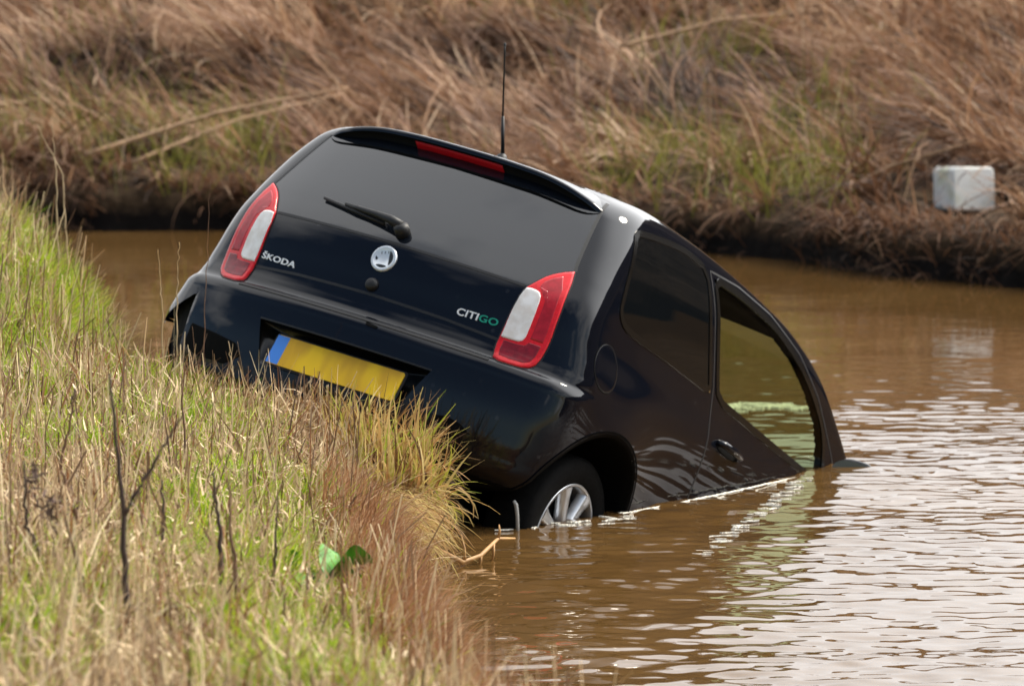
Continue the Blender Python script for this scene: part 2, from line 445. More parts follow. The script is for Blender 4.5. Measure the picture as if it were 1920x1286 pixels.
# materials of the car
def paint_mat():
    m, n, l, b = mat("black_paint")
    b.inputs["Base Color"].default_value = (.0035, .0045, .008, 1)
    b.inputs["Roughness"].default_value = .6
    b.inputs["Specular IOR Level"].default_value = .0
    b.inputs["Coat Weight"].default_value = 1; b.inputs["Coat Roughness"].default_value = .055; b.inputs["Coat IOR"].default_value = 1.43
    # dried water spots and road film
    t = n.new("ShaderNodeTexCoord"); v = n.new("ShaderNodeTexVoronoi"); v.inputs["Scale"].default_value = 16; v.inputs["Randomness"].default_value = 1
    l.new(t.outputs["Object"], v.inputs["Vector"])
    x = n.new("ShaderNodeTexNoise"); x.inputs["Scale"].default_value = 5; x.inputs["Detail"].default_value = 6; l.new(t.outputs["Object"], x.inputs["Vector"])
    r = n.new("ShaderNodeValToRGB"); r.color_ramp.elements[0].position = .0; r.color_ramp.elements[0].color = (1, 1, 1, 1); r.color_ramp.elements[1].position = .16; r.color_ramp.elements[1].color = (0, 0, 0, 1)
    l.new(v.outputs["Distance"], r.inputs[0])
    r2 = n.new("ShaderNodeValToRGB"); r2.color_ramp.elements[0].position = .5; r2.color_ramp.elements[1].position = .68
    l.new(x.outputs["Fac"], r2.inputs[0])
    mu = n.new("ShaderNodeMath"); mu.operation = 'MULTIPLY'; l.new(r.outputs[0], mu.inputs[0]); l.new(r2.outputs[0], mu.inputs[1])
    mx = n.new("ShaderNodeMix"); mx.data_type = 'RGBA'; l.new(mu.outputs[0], mx.inputs[0])
    mx.inputs[6].default_value = (.0035, .0045, .008, 1); mx.inputs[7].default_value = (.035, .037, .042, 1)
    l.new(mx.outputs[2], b.inputs["Base Color"])
    bp = n.new("ShaderNodeBump"); bp.inputs["Strength"].default_value = .02; bp.inputs["Distance"].default_value = .02
    x2 = n.new("ShaderNodeTexNoise"); x2.inputs["Scale"].default_value = 3.5; x2.inputs["Detail"].default_value = 1; l.new(t.outputs["Object"], x2.inputs["Vector"])
    l.new(x2.outputs["Fac"], bp.inputs["Height"]); l.new(bp.outputs[0], b.inputs["Coat Normal"])
    return m
PAINT = paint_mat()
TRIM = simple("black_trim", (.006, .006, .007), .55)
GLOSSTRIM = simple("black_gloss_trim", (.003, .003, .003), .25)
WELL = simple("wheel_well_black", (.004, .004, .004), .9, spec=.1)
INNER = simple("cabin_black", (.010, .010, .010), .9, spec=.2)
DARKGLASS = simple("privacy_glass", (.004, .005, .006), .02, spec=.5, ior=1.5)
REARGLASS = simple("rear_window_glass", (.006, .008, .012), .03, ior=1.70)
GREENGLASS = glass_mat("green_tinted_glass", (.46, .52, .36), 1.14)
RUBBER = simple("tyre_rubber", (.004, .004, .004), .8, spec=.1, noise=.3, nscale=60, bump=.15)
ALLOY = simple("alloy_silver", (.60, .62, .64), .3, metal=.75, noise=.08, nscale=20)
SILVER = simple("badge_silver", (.72, .76, .80), .3, metal=.35)
WHITEL = simple("badge_white", (.80, .82, .84), .35)
GREENL = simple("badge_green", (.01, .30, .20), .4)
YELLOW = None

CAR = empty("submerged_car", label="small black hatchback nose down in brown canal water, its tail raised against the grassy bank", cat="car")
CAR.matrix_world = CAR_M
CAR.empty_display_size = 1

def part(name, me, m, parent=None):
    return link(name, me, m, parent or CAR)

# --- outlines, in car coordinates (x right, y forward, z up; metres)
HALF_HATCH = [(0, 1.47), (.30, 1.47), (.549, 1.43), (.560, 1.378), (.597, 1.227), (.613, 1.160), (.620, 1.138), (.585, 1.118), (.556, 1.092), (.534, 1.058),
              (.516, 1.030), (.507, .985), (.501, .842), (.501, .812), (.511, .767), (.500, .750), (0, .750)]
HATCH = HALF_HATCH + [(-a, b) for a, b in HALF_HATCH[::-1][1:-1]]
LIGHT = [(.621, 1.138), (.600, 1.127), (.581, 1.114), (.565, 1.100), (.552, 1.085), (.541, 1.068), (.530, 1.050), (.517, 1.030), (.511, 1.000), (.507, .95), (.504, .90), (.502, .842), (.502, .812), (.507, .785), (.514, .764),
         (.540, .757), (.580, .758), (.610, .760), (.634, .768), (.647, .785), (.653, .81), (.657, .85), (.658, .90), (.655, .95), (.651, 1.0), (.644, 1.05), (.635, 1.095)]
LENS = [(.519, 1.028), (.536, 1.031), (.552, 1.030), (.565, 1.026), (.574, 1.014), (.579, .99), (.582, .95), (.583, .907), (.582, .865), (.577, .850), (.565, .842), (.535, .840), (.506, .840),
        (.506, .90), (.508, .95), (.511, .995), (.515, 1.015)]
ARCH_C, ARCH_R = (-.04, .345), .335
DOORGLASS = [(.572, 1.384), (.80, 1.386), (1.096, 1.362), (1.36, 1.296), (1.541, 1.212), (1.66, 1.135), (1.715, 1.06), (1.74, .955), (1.70, .928), (1.55, .932), (1.225, .952), (.95, .972), (.705, .990), (.66, 1.10), (.61, 1.26)]
QGLASS = [(-.095, 1.362), (-.03, 1.374), (.033, 1.383), (.20, 1.402), (.332, 1.411), (.500, 1.396), (.545, 1.24), (.60, 1.08), (.632, .998), (.40, 1.012), (.238, 1.020), (-.02, 1.026), (-.115, 1.04), (-.155, 1.08), (-.14, 1.166), (-.112, 1.299)]
DOOR = [(.535, 1.40), (.60, 1.20), (.655, 1.02), (.67, .85), (.66, .60), (.62, .42), (.64, .32), (1.90, .32), (1.96, .60), (1.95, .90), (1.80, 1.05), (1.60, 1.21), (1.38, 1.32), (1.10, 1.392), (.80, 1.412)]

# --- shell: lattice of an outer box shot at the implicit body
lx = np.linspace(-1.3, 1.3, 190); ly = np.linspace(-1.3, 3.6, 300); lz = np.linspace(-.5, 2.2, 190)
def sheet(a, b, const, axis):
    A, B = np.meshgrid(a, b, indexing='ij')
    cols = [None]*3; rest = [k for k in range(3) if k != axis]
    cols[axis] = np.full(A.size, const); cols[rest[0]] = A.ravel(); cols[rest[1]] = B.ravel()
    v = np.stack(cols, -1); na, nb = len(a), len(b)
    i = np.arange(na-1)[:, None]*nb + np.arange(nb-1)[None]
    return v, np.stack([i, i+nb, i+nb+1, i+1], -1).reshape(-1, 4)
VV = []; FFc = []; off = 0
for (a, b, c, ax, flip) in ((lx, lz, ly[0], 1, 0), (lx, lz, ly[-1], 1, 1), (ly, lz, lx[-1], 0, 0), (ly, lz, lx[0], 0, 1), (lx, ly, lz[-1], 2, 0), (lx, ly, lz[0], 2, 1)):
    v, f = sheet(a, b, c, ax)
    if ax == 1: f = f if not flip else f[:, ::-1]
    elif ax == 0: f = f if not flip else f[:, ::-1]
    else: f = f if not flip else f[:, ::-1]
    VV.append(v); FFc.append(f + off); off += len(v)
VV = np.vstack(VV); FFc = np.vstack(FFc)
inner = np.clip(VV, [-.38, .12, .55], [.38, 1.9, .90])
dirs = VV - inner; ln = np.linalg.norm(dirs, axis=1, keepdims=True)
SV = bis(inner, dirs / ln, 0., ln[:, 0], 24)
SN = grad(SV)
_r = np.hypot(SV[:, 1] - ARCH_C[0], SV[:, 2] - ARCH_C[1])
_b = (np.abs(SV[:, 0]) > .45) & (_r < ARCH_R) & (_r > ARCH_R - .022) & (SV[:, 2] > ARCH_C[1] - .1)
_yz = np.array(ARCH_C) + (SV[_b][:, 1:] - np.array(ARCH_C)) * (ARCH_R / _r[_b])[:, None]
_q = side(_yz); _q[:, 0] *= np.sign(SV[_b][:, 0]); SV[_b] = _q; SN[_b] = grad(_q)
# the torn left corner of the bumper: snap to its edge
_l = .685 + .72*(SV[:, 0] + .69)
_b = (SV[:, 0] < -.66) & (SV[:, 1] < -.28) & (np.abs(SV[:, 2] - _l) < .013)
SV[_b, 2] = _l[_b]; _q = rear(SV[_b][:, [0, 2]]); _ok = np.abs(_q[:, 1] - SV[_b][:, 1]) < .05
_i = np.where(_b)[0][_ok]; SV[_i] = _q[_ok]; SN[_i] = grad(_q[_ok])
_b = (np.abs(SV[:, 0] + .69) < .011) & (SV[:, 1] < -.28) & (SV[:, 2] < .68) & (SV[:, 2] > .2)
_x = SV[_b].copy(); _x[:, 0] = -.69; _q = rear(_x[:, [0, 2]]); SV[_b] = _q; SN[_b] = grad(_q)
fc = SV[FFc].mean(1); fn = SN[FFc].mean(1)
# orient faces outward
e1 = SV[FFc[:, 2]] - SV[FFc[:, 0]]; e2 = SV[FFc[:, 3]] - SV[FFc[:, 1]]
bad = (np.cross(e1, e2) * fn).sum(1) < 0
FFc[bad] = FFc[bad][:, ::-1]
ax_, ay_, az_ = np.abs(fc[:, 0]), fc[:, 1], fc[:, 2]
isrear = (fn[:, 1] < -.25) & (ay_ < .1)
hatch = isrear & inpoly(fc[:, 0], az_, HATCH)
RECESS = [(-.352, .653), (.352, .653), (.275, .500), (-.298, .500)]
SLOTL = [(.385, .505), (.42, .545), (.52, .56), (.66, .575), (.67, .50), (.60, .47), (.45, .465)]
SLOT = [(.395, .512), (.45, .524), (.50, .514), (.545, .490), (.49, .484), (.43, .492)]
hole = isrear & inpoly(fc[:, 0], az_, [(a*1.025, .5775+(b-.5775)*1.10) for a, b in RECESS])
glassz = az_ > 1.036
isside = (ax_ > .5) & (np.abs(fn[:, 0]) > .35)
wh = (ax_ > .45) & ((ay_-ARCH_C[0])**2 + (az_-ARCH_C[1])**2 < ARCH_R**2) 
wh |= (ax_ > .45) & (np.abs(ay_-ARCH_C[0]) < ARCH_R) & (az_ < ARCH_C[1])
whf = (ax_ > .45) & ((ay_-2.42)**2 + (az_-.345)**2 < .33**2)
dglass = isside & inpoly(ay_, az_, DOORGLASS)
qglass = isside & inpoly(ay_, az_, QGLASS)
door = isside & inpoly(ay_, az_, DOOR) & ~dglass
WS = (ay_ > 1.42) & (ay_ < 2.16) & (ax_ < .60 + .06*(ay_-1.4)) & (fn[:, 2] > .4) & (az_ > .95)
under = (az_ < .368) & (fn[:, 2] < .3) & ~wh
bump_seam = az_ < (.757 + .0*ax_)
bumper = isrear & bump_seam & ~hatch & ~under & ~hole & (ay_ < -.28)
bumper |= (ay_ < -.36) & (az_ < .757) & ~hatch & ~under & ~hole
bumper &= ~wh
tail_paint = hatch & ~glassz & ~bumper
tail_glass = hatch & glassz & ~bumper
torn = (fc[:, 0] < -.690) & (ay_ < -.10) & (az_ < .685 + .72*(fc[:, 0] + .69)) & (az_ > .25)
used = wh | torn | hole | dglass | qglass | WS | whf
roof_black = np.zeros(len(fc), bool)
def sub(name, mask, m, parent=None):
    f = FFc[mask]; u, inv = np.unique(f, return_inverse=True)
    return part(name, mesh_np(name, SV[u], inv.reshape(-1, 4), SN[u]), m, parent)
rest = ~(used | hatch | bumper | under | door)
body = sub("body", rest, PAINT)
sub("underbody", under & ~wh & ~whf, WELL)
BUMPER = sub("bumper", bumper & ~hole & ~torn, PAINT)
TAILGATE = sub("tailgate", tail_paint & ~used, PAINT)
REARWIN = sub("rear_window", tail_glass & ~used, REARGLASS, TAILGATE)
DOORR = sub("door", door & (fc[:, 0] > 0) & ~used, PAINT)
DOORL = sub("door", door & (fc[:, 0] < 0) & ~used, PAINT)

def ribbon_pts(pts, w, offs=.0012, closed=False, depth=.004):
    """strip following the body surface, slightly crowned"""
    pts = np.asarray(pts, float); n = grad(pts)
    if closed: tg = np.roll(pts, -1, 0) - np.roll(pts, 1, 0)
    else: tg = np.gradient(pts, axis=0)
    tg /= np.linalg.norm(tg, axis=1, keepdims=True)
    b = np.cross(n, tg); b /= np.linalg.norm(b, axis=1, keepdims=True)
    prof = [(-.5, -depth), (-.5, offs), (.5, offs), (.5, -depth)]
    V = np.stack([pts + b*(w*a) + n*o_ for a, o_ in prof], 1).reshape(-1, 3)
    k = len(pts); F = []
    for i in range(k if closed else k-1):
        j = (i+1) % k
        for q in range(3): F.append((i*4+q, i*4+q+1, j*4+q+1, j*4+q))
    return V, np.array(F)
def seam(name, pts, w, m, parent, offs=.0012, closed=False):
    V, F = ribbon_pts(pts, w, offs, closed)
    return part(name, mesh_np(name, V, F, smooth=False), m, parent)
def mirr(V): V = np.array(V); V[:, 0] *= -1; return V

# hatch shut lines
top_l = resample([(.545, 1.425), (.560, 1.378), (.597, 1.227), (.614, 1.160), (.622, 1.140)], 30, False)
for s in (1, -1):
    seam("shut_line", rear(top_l*[s, 1]), .012, TRIM, TAILGATE)
bl = resample([(-.512, .7515), (0, .7505), (.512, .7515)], 60, False)
seam("shut_line", rear(bl), .014, TRIM, BUMPER, .0015)
pl = resample([(-.508, 1.034), (-.3, 1.036), (0, 1.038), (.3, 1.036), (.508, 1.034)], 60, False)
seam("glass_edge", rear(pl), .010, TRIM, TAILGATE, .0015)
cl_ = resample([(-.501, .828), (-.3, .838), (0, .843), (.3, .838), (.501, .828)], 60, False)
seam("crease_line", rear(cl_), .010, TRIM, TAILGATE, .001)
# tail lights -------------------------------------------------------------
def ringpatch(proj, outline, offs, depth, rings=10, n=140, edge=.35, centre=None):
    """raised plate following the body: outline -> rings -> centre, with skirt"""
    P = resample(outline, n); c = P.mean(0) if centre is None else np.array(centre)
    V = []; lv = [(1.0, -depth), (1.0, offs*.55), (.985, offs)] + [(t, offs) for t in np.linspace(.92, .08, rings)]
    for t, o_ in lv:
        q = proj(c + (P - c)*t); nn = grad(q); V.append(q + nn*o_)
    q = proj(c[None]); V.append(q + grad(q)*offs)
    V = np.vstack(V); F = []
    k = len(P); L = len(lv)
    tri = []
    for r_ in range(L-1):
        for i in range(k):
            j = (i+1) % k; F.append((r_*k+i, r_*k+j, (r_+1)*k+j, (r_+1)*k+i))
    for i in range(k): tri.append(((L-1)*k+i, (L-1)*k+(i+1) % k, L*k))
    return V, F, tri
def ringobj(name, VFT, m, parent, flip=False):
    V, F, T = VFT
    if flip: V = mirr(V)
    V = np.asarray(V, float); fs = [tuple(x) for x in F] + [tuple(x) for x in T]
    t0 = np.array([x[:3] for x in fs]); nn = np.cross(V[t0[:, 1]] - V[t0[:, 0]], V[t0[:, 2]] - V[t0[:, 0]])
    if (nn * grad(V[t0].mean(1))).sum(1).mean() < 0: fs = [x[::-1] for x in fs]
    b = MB(); b.add(V, fs)
    return b.build(name, m, parent)
def lens_mat(name, c, c2, rough=.12, sc=90):
    m, n, l, b = mat(name)
    t = n.new("ShaderNodeTexCoord"); w = n.new("ShaderNodeTexNoise"); w.inputs["Scale"].default_value = sc; w.inputs["Detail"].default_value = 3
    l.new(t.outputs["Object"], w.inputs["Vector"])
    r = n.new("ShaderNodeValToRGB"); r.color_ramp.elements[0].position = .35; r.color_ramp.elements[1].position = .65
    r.color_ramp.elements[0].color = (*c, 1); r.color_ramp.elements[1].color = (*c2, 1)
    l.new(w.outputs["Fac"], r.inputs[0]); l.new(r.outputs[0], b.inputs["Base Color"])
    b.inputs["Roughness"].default_value = .45; b.inputs["Specular IOR Level"].default_value = .25; b.inputs["Coat Weight"].default_value = .55; b.inputs["Coat Roughness"].default_value = .04
    return m
REDL = lens_mat("lamp_red", (.66, .003, .010), (.78, .008, .018))
REDI = lens_mat("lamp_red_reflector", (.34, .002, .010), (.48, .006, .02), sc=45)
REDB = lens_mat("lamp_dark_red", (.17, .002, .010), (.28, .004, .016), sc=45)
CLEAR = lens_mat("lamp_clear", (.74, .70, .66), (.90, .89, .88), sc=30)
INNER_RED = [(.600, 1.108), (.575, 1.088), (.558, 1.065), (.556, 1.045), (.585, 1.038), (.594, 1.0), (.598, .95), (.599, .90), (.598, .862), (.640, .862), (.641, .90), (.638, .95), (.633, 1.0), (.624, 1.06)]
INNER_BOT = [(.519, .832), (.560, .833), (.597, .838), (.600, .852), (.639, .852), (.636, .81), (.628, .788), (.610, .776), (.57, .772), (.527, .775), (.520, .80)]
for s in (1, -1):
    fl = s < 0
    tl = ringobj("tail_light", ringpatch(rear, LIGHT, .008, .012, centre=(.575, .93)), REDL, CAR, fl)
    ringobj("clear_lens", ringpatch(rear, LENS, .0105, .0, rings=6), CLEAR, tl, fl)
    ringobj("red_reflector", ringpatch(rear, INNER_RED, .0088, .0, rings=4, centre=(.605, .99)), REDI, tl, fl)
    ringobj("red_reflector", ringpatch(rear, INNER_BOT, .0088, .0, rings=4, centre=(.57, .808)), REDB, tl, fl)
    lo = rear(resample(LIGHT, 120)); lo[:, 0] *= s
    seam("lamp_gasket", lo, .011, TRIM, tl, .0012, True)
# spoiler -----------------------------------------------------------------
xs = np.linspace(-.558, .558, 61)
up_z = ip(np.abs(xs), [(0, 1.446), (.2, 1.445), (.35, 1.437), (.45, 1.418), (.52, 1.397), (.56, 1.380)])
lo_z = ip(np.abs(xs), [(0, 1.376), (.2, 1.372), (.35, 1.368), (.45, 1.359), (.50, 1.356), (.53, 1.361), (.56, 1.378)])
ys = rear(np.c_[xs, up_z])[:, 1]
over = .085 * np.clip(1 - (np.abs(xs)/.562)**5, 0, 1)
root = top(np.c_[xs, np.clip(ys + .14, -.06, .2)]); rootn = grad(root)
mid = top(np.c_[xs, ys + .05]); midn = grad(mid)
lip = np.c_[xs, ys - over, up_z + .003]
lip2 = lip + np.array([0, .004, -.009])
low = rear(np.c_[xs, lo_z]); low = low + grad(low)*.003
rows = [root - rootn*.004, root + rootn*.001, mid*.5 + .5*(lip + [0, .06, .022]), lip + np.c_[0*xs, 0*xs + .026, 0*xs + .0125], lip + np.c_[0*xs, 0*xs + .010, 0*xs + .0085], lip + np.c_[0*xs, 0*xs + .002, 0*xs + .003], lip2]
def rowmesh(rows):
    V = np.vstack(rows); k = len(rows[0]); F = []
    for r_ in range(len(rows)-1):
        for i in range(k-1): F.append((r_*k+i, r_*k+i+1, (r_+1)*k+i+1, (r_+1)*k+i))
    return V, np.array(F)
V, F = rowmesh(rows); SPOIL = part("spoiler", mesh_np("spoiler", V, F), PAINT)
mid2 = lip2*.62 + low*.38 + np.c_[0*xs, over*.45 + .012, 0*xs]
V, F = rowmesh([lip2, mid2, low, low - np.array([0, -.02, .0])]); part("spoiler_underside", mesh_np("spoiler_underside", V, F), simple("spoiler_black", (.003, .003, .003), .7, spec=.12), SPOIL)  # matt black stands in for the deep shade under the lip
# high brake light on the underside panel
bx_ = np.linspace(-.188, .172, 24)
def on_under(x, t):
    a = np.stack([np.interp(x, xs, lip2[:, k]) for k in range(3)], -1); b_ = np.stack([np.interp(x, xs, mid2[:, k]) for k in range(3)], -1)
    c_ = np.stack([np.interp(x, xs, low[:, k]) for k in range(3)], -1)
    return np.where(t < .55, a + (b_-a)*(t/.55), b_ + (c_-b_)*((t-.55)/.45))
off_ = np.array([0, -.004, -.001])
rowsb = [on_under(bx_, .12), on_under(bx_, .14) + off_, on_under(bx_, .36) + off_, on_under(bx_, .56) + off_, on_under(bx_, .58)]
V, F = rowmesh(rowsb); part("brake_light", mesh_np("brake_light", V, F), simple("brake_lamp_red", (.46, .005, .012), .5, spec=.2), SPOIL)
# antenna
ab = top([(0.0, .02)])[0]
mb = MB()
dr = (CAR_M.to_3x3().inverted() @ Vector((.03, -.02, 1))).normalized()
P0 = Vector(ab)
mb.lathe([(.0, .020), (.010, .019), (.018, .010), (.024, -.004)], P0, (0, 0, 1), (1, 0, 0), (0, 1, 0), 20)
mb.tube([P0 + Vector((0, 0, .012)), P0 + dr*.15], [.0075, .0055], 10)
mb.tube([P0 + dr*.15, P0 + dr*.375, P0 + dr*.40], [.0034, .0030, .0030], 8)
mb.lathe([(.0, .012), (.0045, .009), (.0045, 0)], P0 + dr*.395, dr, dr.orthogonal().normalized(), dr.cross(dr.orthogonal()).normalized(), 10)
mb.build("antenna", TRIM, CAR)
# plate recess and number plate ------------------------------------------
RO = resample(RECESS, 120)
Rs = rear(RO); Rn = grad(Rs)
innerO = np.c_[RO[:, 0]*.93 + .0, .5775 + (RO[:, 1]-.5775)*.86]
ib = np.c_[innerO[:, 0], -.528 + .30*(innerO[:, 1]-.56) + .02*np.clip((innerO[:, 1]-.6)/.05, 0, 1) + 0*innerO[:, 0], innerO[:, 1]]
V = np.vstack([Rs - Rn*.001, Rs - Rn*.008, ib, [[0, -.52, .575]]]); k = len(RO); F = []
for r_ in range(2):
    for i in range(k): F.append((r_*k+i, r_*k+(i+1) % k, (r_+1)*k+(i+1) % k, (r_+1)*k+i))
for i in range(k): F.append((2*k+i, 2*k+(i+1) % k, 3*k))
mb = MB(); mb.add(V, F); PREC = mb.build("plate_recess", GLOSSTRIM, BUMPER)
RO2 = np.c_[RO[:, 0]*1.055, .5775 + (RO[:, 1]-.5775)*1.26]
_p = rear(RO2); _g = grad(_p)
V2 = np.vstack([_p + _g*.0006, Rs + Rn*.0006]); N2 = np.vstack([_g, Rn])
F2 = np.array([(i, (i+1) % k, k+(i+1) % k, k+i) for i in range(k)])
e_ = np.cross(V2[F2[0, 1]]-V2[F2[0, 0]], V2[F2[0, 2]]-V2[F2[0, 0]])
if e_ @ N2[0] < 0: F2 = F2[:, ::-1]
part("recess_surround", mesh_np("recess_surround", V2, F2, N2), PAINT, BUMPER)
seam("recess_rim", rear(resample([(-.352, .653), (.352, .653)], 40, False)), .006, TRIM, PREC, .001)
def plate_mat():
    m, n, l, b = mat("plate_yellow")
    t = n.new("ShaderNodeTexCoord"); mp = n.new("ShaderNodeMapping"); mp.inputs["Scale"].default_value = (15, 1, 7)
    l.new(t.outputs["Object"], mp.inputs["Vector"])
    x = n.new("ShaderNodeTexNoise"); x.inputs["Scale"].default_value = 1.0; x.inputs["Detail"].default_value = 1; l.new(mp.outputs[0], x.inputs["Vector"])
    r = n.new("ShaderNodeValToRGB"); r.color_ramp.elements[0].position = .38; r.color_ramp.elements[1].position = .62
    r.color_ramp.elements[0].color = (.74, .41, .014, 1); r.color_ramp.elements[1].color = (.98, .62, .008, 1)
    l.new(x.outputs["Fac"], r.inputs[0]); l.new(r.outputs[0], b.inputs["Base Color"]); b.inputs["Roughness"].default_value = .35
    return m
pc = Vector((-.002, -.553, .563)); tl_ = .25
ux = Vector((1, 0, 0)); uz = Vector((0, math.sin(tl_), math.cos(tl_))); un = ux.cross(uz) * 1.0
def rrect(w, h, r, n=6):
    pts = []
    for cx_, cy_, a0 in ((w/2-r, h/2-r, 0), (-w/2+r, h/2-r, 90), (-w/2+r, -h/2+r, 180), (w/2-r, -h/2+r, 270)):
        for k in range(n+1): a = R(a0 + 90*k/n); pts.append((cx_ + r*math.cos(a), cy_ + r*math.sin(a)))
    return pts
mb = MB(); mb.prism(rrect(.520, .110, .010), pc, ux, uz, un, .004)
PLATE = mb.build("number_plate", plate_mat(), CAR, smooth=False)
mb = MB()
mb.prism([(-.2605, -.053), (-.212, -.053), (-.212, .053), (-.2605, .053)], pc + un*.004, ux, uz, un, .0008)
mb.build("blue_strip", simple("plate_blue", (.07, .27, .82), .35), PLATE, smooth=False)
mb = MB(); mb.prism(rrect(.536, .124, .012), pc - un*.006, ux, uz, un, .0055)
mb.build("plate_holder", TRIM, PLATE, smooth=False)
# lower slots, towing notch
for s in (1, -1):
    ringobj("bumper_slot", ringpatch(rear, SLOT if s > 0 else SLOTL, .0015, .003, rings=3, n=60), WELL, BUMPER, s < 0)
ringobj("latch_notch", ringpatch(rear, [(.056, .744), (.108, .738), (.104, .728), (.060, .732)], .0018, .002, rings=2, n=24), WELL, BUMPER)
# badge, knob, wiper, lettering -------------------------------------------
ec = rear([(0, .975)])[0]; en = grad(ec[None])[0]
en = Vector(en); ex = Vector((1, 0, 0)); ez = en.cross(ex) * -1; ez = ez if ez.z > 0 else -ez
eo = Vector(ec)
mb = MB(); mb.lathe([(0, .004), (.036, .004), (.038, .0062), (.044, .0062), (.0475, .004), (.048, -.002)], eo, en, ex, ez, 56)
EMB = mb.build("emblem", SILVER, TAILGATE)
def arc(r0, r1, a0, a1, n=14, taper=True):
    o_, i_ = [], []
    for k in range(n+1):
        t = k/n; a = R(a0 + (a1-a0)*t); w = (r1-r0)*(math.sin(math.pi*t)**.6 if taper else 1)
        o_.append((r1*math.cos(a), r1*math.sin(a))); i_.append(((r1-w)*math.cos(a), (r1-w)*math.sin(a)))
    return o_ + i_[::-1][1:-1]
mb = MB()
mb.prism(arc(.020, .034, 68, -36), eo + en*.004, ex, ez, en, .0012)
mb.prism(arc(.024, .034, -122, -48), eo + en*.004, ex, ez, en, .0012)
mb.prism([(-.031, .002), (-.019, -.006), (-.024, -.013), (-.030, -.008)], eo + en*.004, ex, ez, en, .0012)
for k in range(3):
    mb.prism([(-.018+.012*k, .021+.004*k), (-.015+.012*k, .021+.004*k), (-.013+.012*k, .012+.004*k), (-.0145+.012*k, .012+.004*k)], eo + en*.004, ex, ez, en, .0010)
mb.build("badge_mark", simple("badge_dark", (.015, .018, .022), .5), EMB, smooth=False)
kc = Vector(rear([(-.003, .876)])[0]); kn = Vector(grad(np.array([kc]))[0])
kz = Vector((0, 0, 1)) - kn*kn.z; kz.normalize()
mb = MB(); mb.lathe([(0, .020), (.014, .019), (.021, .013), (.024, .004), (.025, -.004)], kc, kn, ex, kz, 28)
mb.build("release_knob", TRIM, TAILGATE)
# wiper
def surf(x, z, h):
    p = rear([(x, z)]); return Vector((p + grad(p)*h)[0])
mb = MB()
mb.tube([surf(.012, 1.082, .0), surf(.011, 1.084, .032), surf(.010, 1.086, .040)], [.028, .026, .012], 16)
mb.tube([surf(.006, 1.088, .026), surf(-.04, 1.099, .030), surf(-.10, 1.106, .026), surf(-.19, 1.113, .020), surf(-.25, 1.118, .018)], [.020, .017, .013, .010, .007], 10)
WIP = mb.build("wiper", TRIM, TAILGATE)
mb = MB(); mb.tube([surf(-.065, 1.090, .010), surf(-.20, 1.105, .011), surf(-.355, 1.125, .010)], [.008, .008, .006], 8)
mb.build("wiper_blade", TRIM, WIP)

def text_part(name, txt, p0, p1, h, m, parent, shear=0.0, squash=None):
    cu = bpy.data.curves.new("lettering", 'FONT'); cu.body = txt; cu.extrude = .06; cu.offset = .018; cu.space_character = 1.05
    cu.resolution_u = 4
    to = bpy.data.objects.new("lettering", cu); COL.objects.link(to)
    bpy.context.view_layer.update()
    me = bpy.data.meshes.new_from_object(to); bpy.data.objects.remove(to); bpy.data.curves.remove(cu)
    n = len(me.vertices); co = np.empty(n*3, np.float32); me.vertices.foreach_get("co", co); co = co.reshape(-1, 3)
    mn, mx = co.min(0), co.max(0)
    fx = (co[:, 0]-mn[0])/(mx[0]-mn[0]); base = 0.0
    capz = .69
    fz = (co[:, 1])/capz; fd = (co[:, 2]-mn[2])/(mx[2]-mn[2])
    x = p0[0] + (p1[0]-p0[0])*fx; z = p0[1] + (p1[1]-p0[1])*fx + fz*h
    q = rear(np.c_[x, z]); q = q + grad(q)*(-.001 + .004*fd)[:, None]
    me.vertices.foreach_set("co", q.astype(np.float32).ravel()); me.update()
    return link(name, me, m, parent)
text_part("lettering", "\u0160KODA", (-.488, .862), (-.330, .856), .021, WHITEL, TAILGATE)
text_part("lettering", "CITI", (.330, .866), (.407, .868), .024, WHITEL, TAILGATE)
text_part("lettering", "GO", (.411, .868), (.479, .870), .024, GREENL, TAILGATE)

# windows -----------------------------------------------------------------
def winpatch(outline, sg, name, m, parent, offs=.0, frame=.026, centre=None):
    pr = lambda q: side(q, 1)
    V, F, T = ringpatch(pr, rounded(outline, .2, 1), offs, .0, rings=8, n=120, centre=centre)
    V = V[120:]; F = [tuple(i-120 for i in x) for x in F if min(x) >= 120]; T = [tuple(i-120 for i in x) for x in T]
    w = ringobj(name, (V, F, T), m, parent, sg < 0)
    fo = resample(rounded(outline, .2, 1), 160); p = side(fo, 1); p[:, 0] *= sg
    seam("window_seal", p, frame, GLOSSTRIM, w, .003, True)
    return w
for sg, dr_ in ((1, DOORR), (-1, DOORL)):
    winpatch(DOORGLASS, sg, "door_window", GREENGLASS, dr_)
    winpatch(QGLASS, sg, "quarter_window", DARKGLASS, CAR, frame=.022)
    dl = resample(DOOR, 160); p = side(dl, 1); p[:, 0] *= sg
    seam("shut_line", p, .008, TRIM, dr_, .0010, True)
    # handle: cup and grip
    mb = MB()
    cup = rounded([(.745, .875), (.95, .862), (.955, .815), (.75, .825)], .25, 2)
    V, F, T = ringpatch(lambda q: side(q, 1), cup, .001, .002, rings=3, n=48)
    ringobj("handle_cup", (V, F, T), WELL, dr_, sg < 0)
    pts = [Vector(side([(y_, z_)])[0]) + Vector((h_, 0, 0)) for y_, z_, h_ in ((.752, .852, .0), (.775, .852, .022), (.85, .846, .030), (.92, .840, .022), (.945, .837, .0))]
    for p_ in pts: p_.x *= sg
    mb.tube(pts, [.010, .013, .015, .013, .010], 10); mb.build("handle", PAINT, dr_)
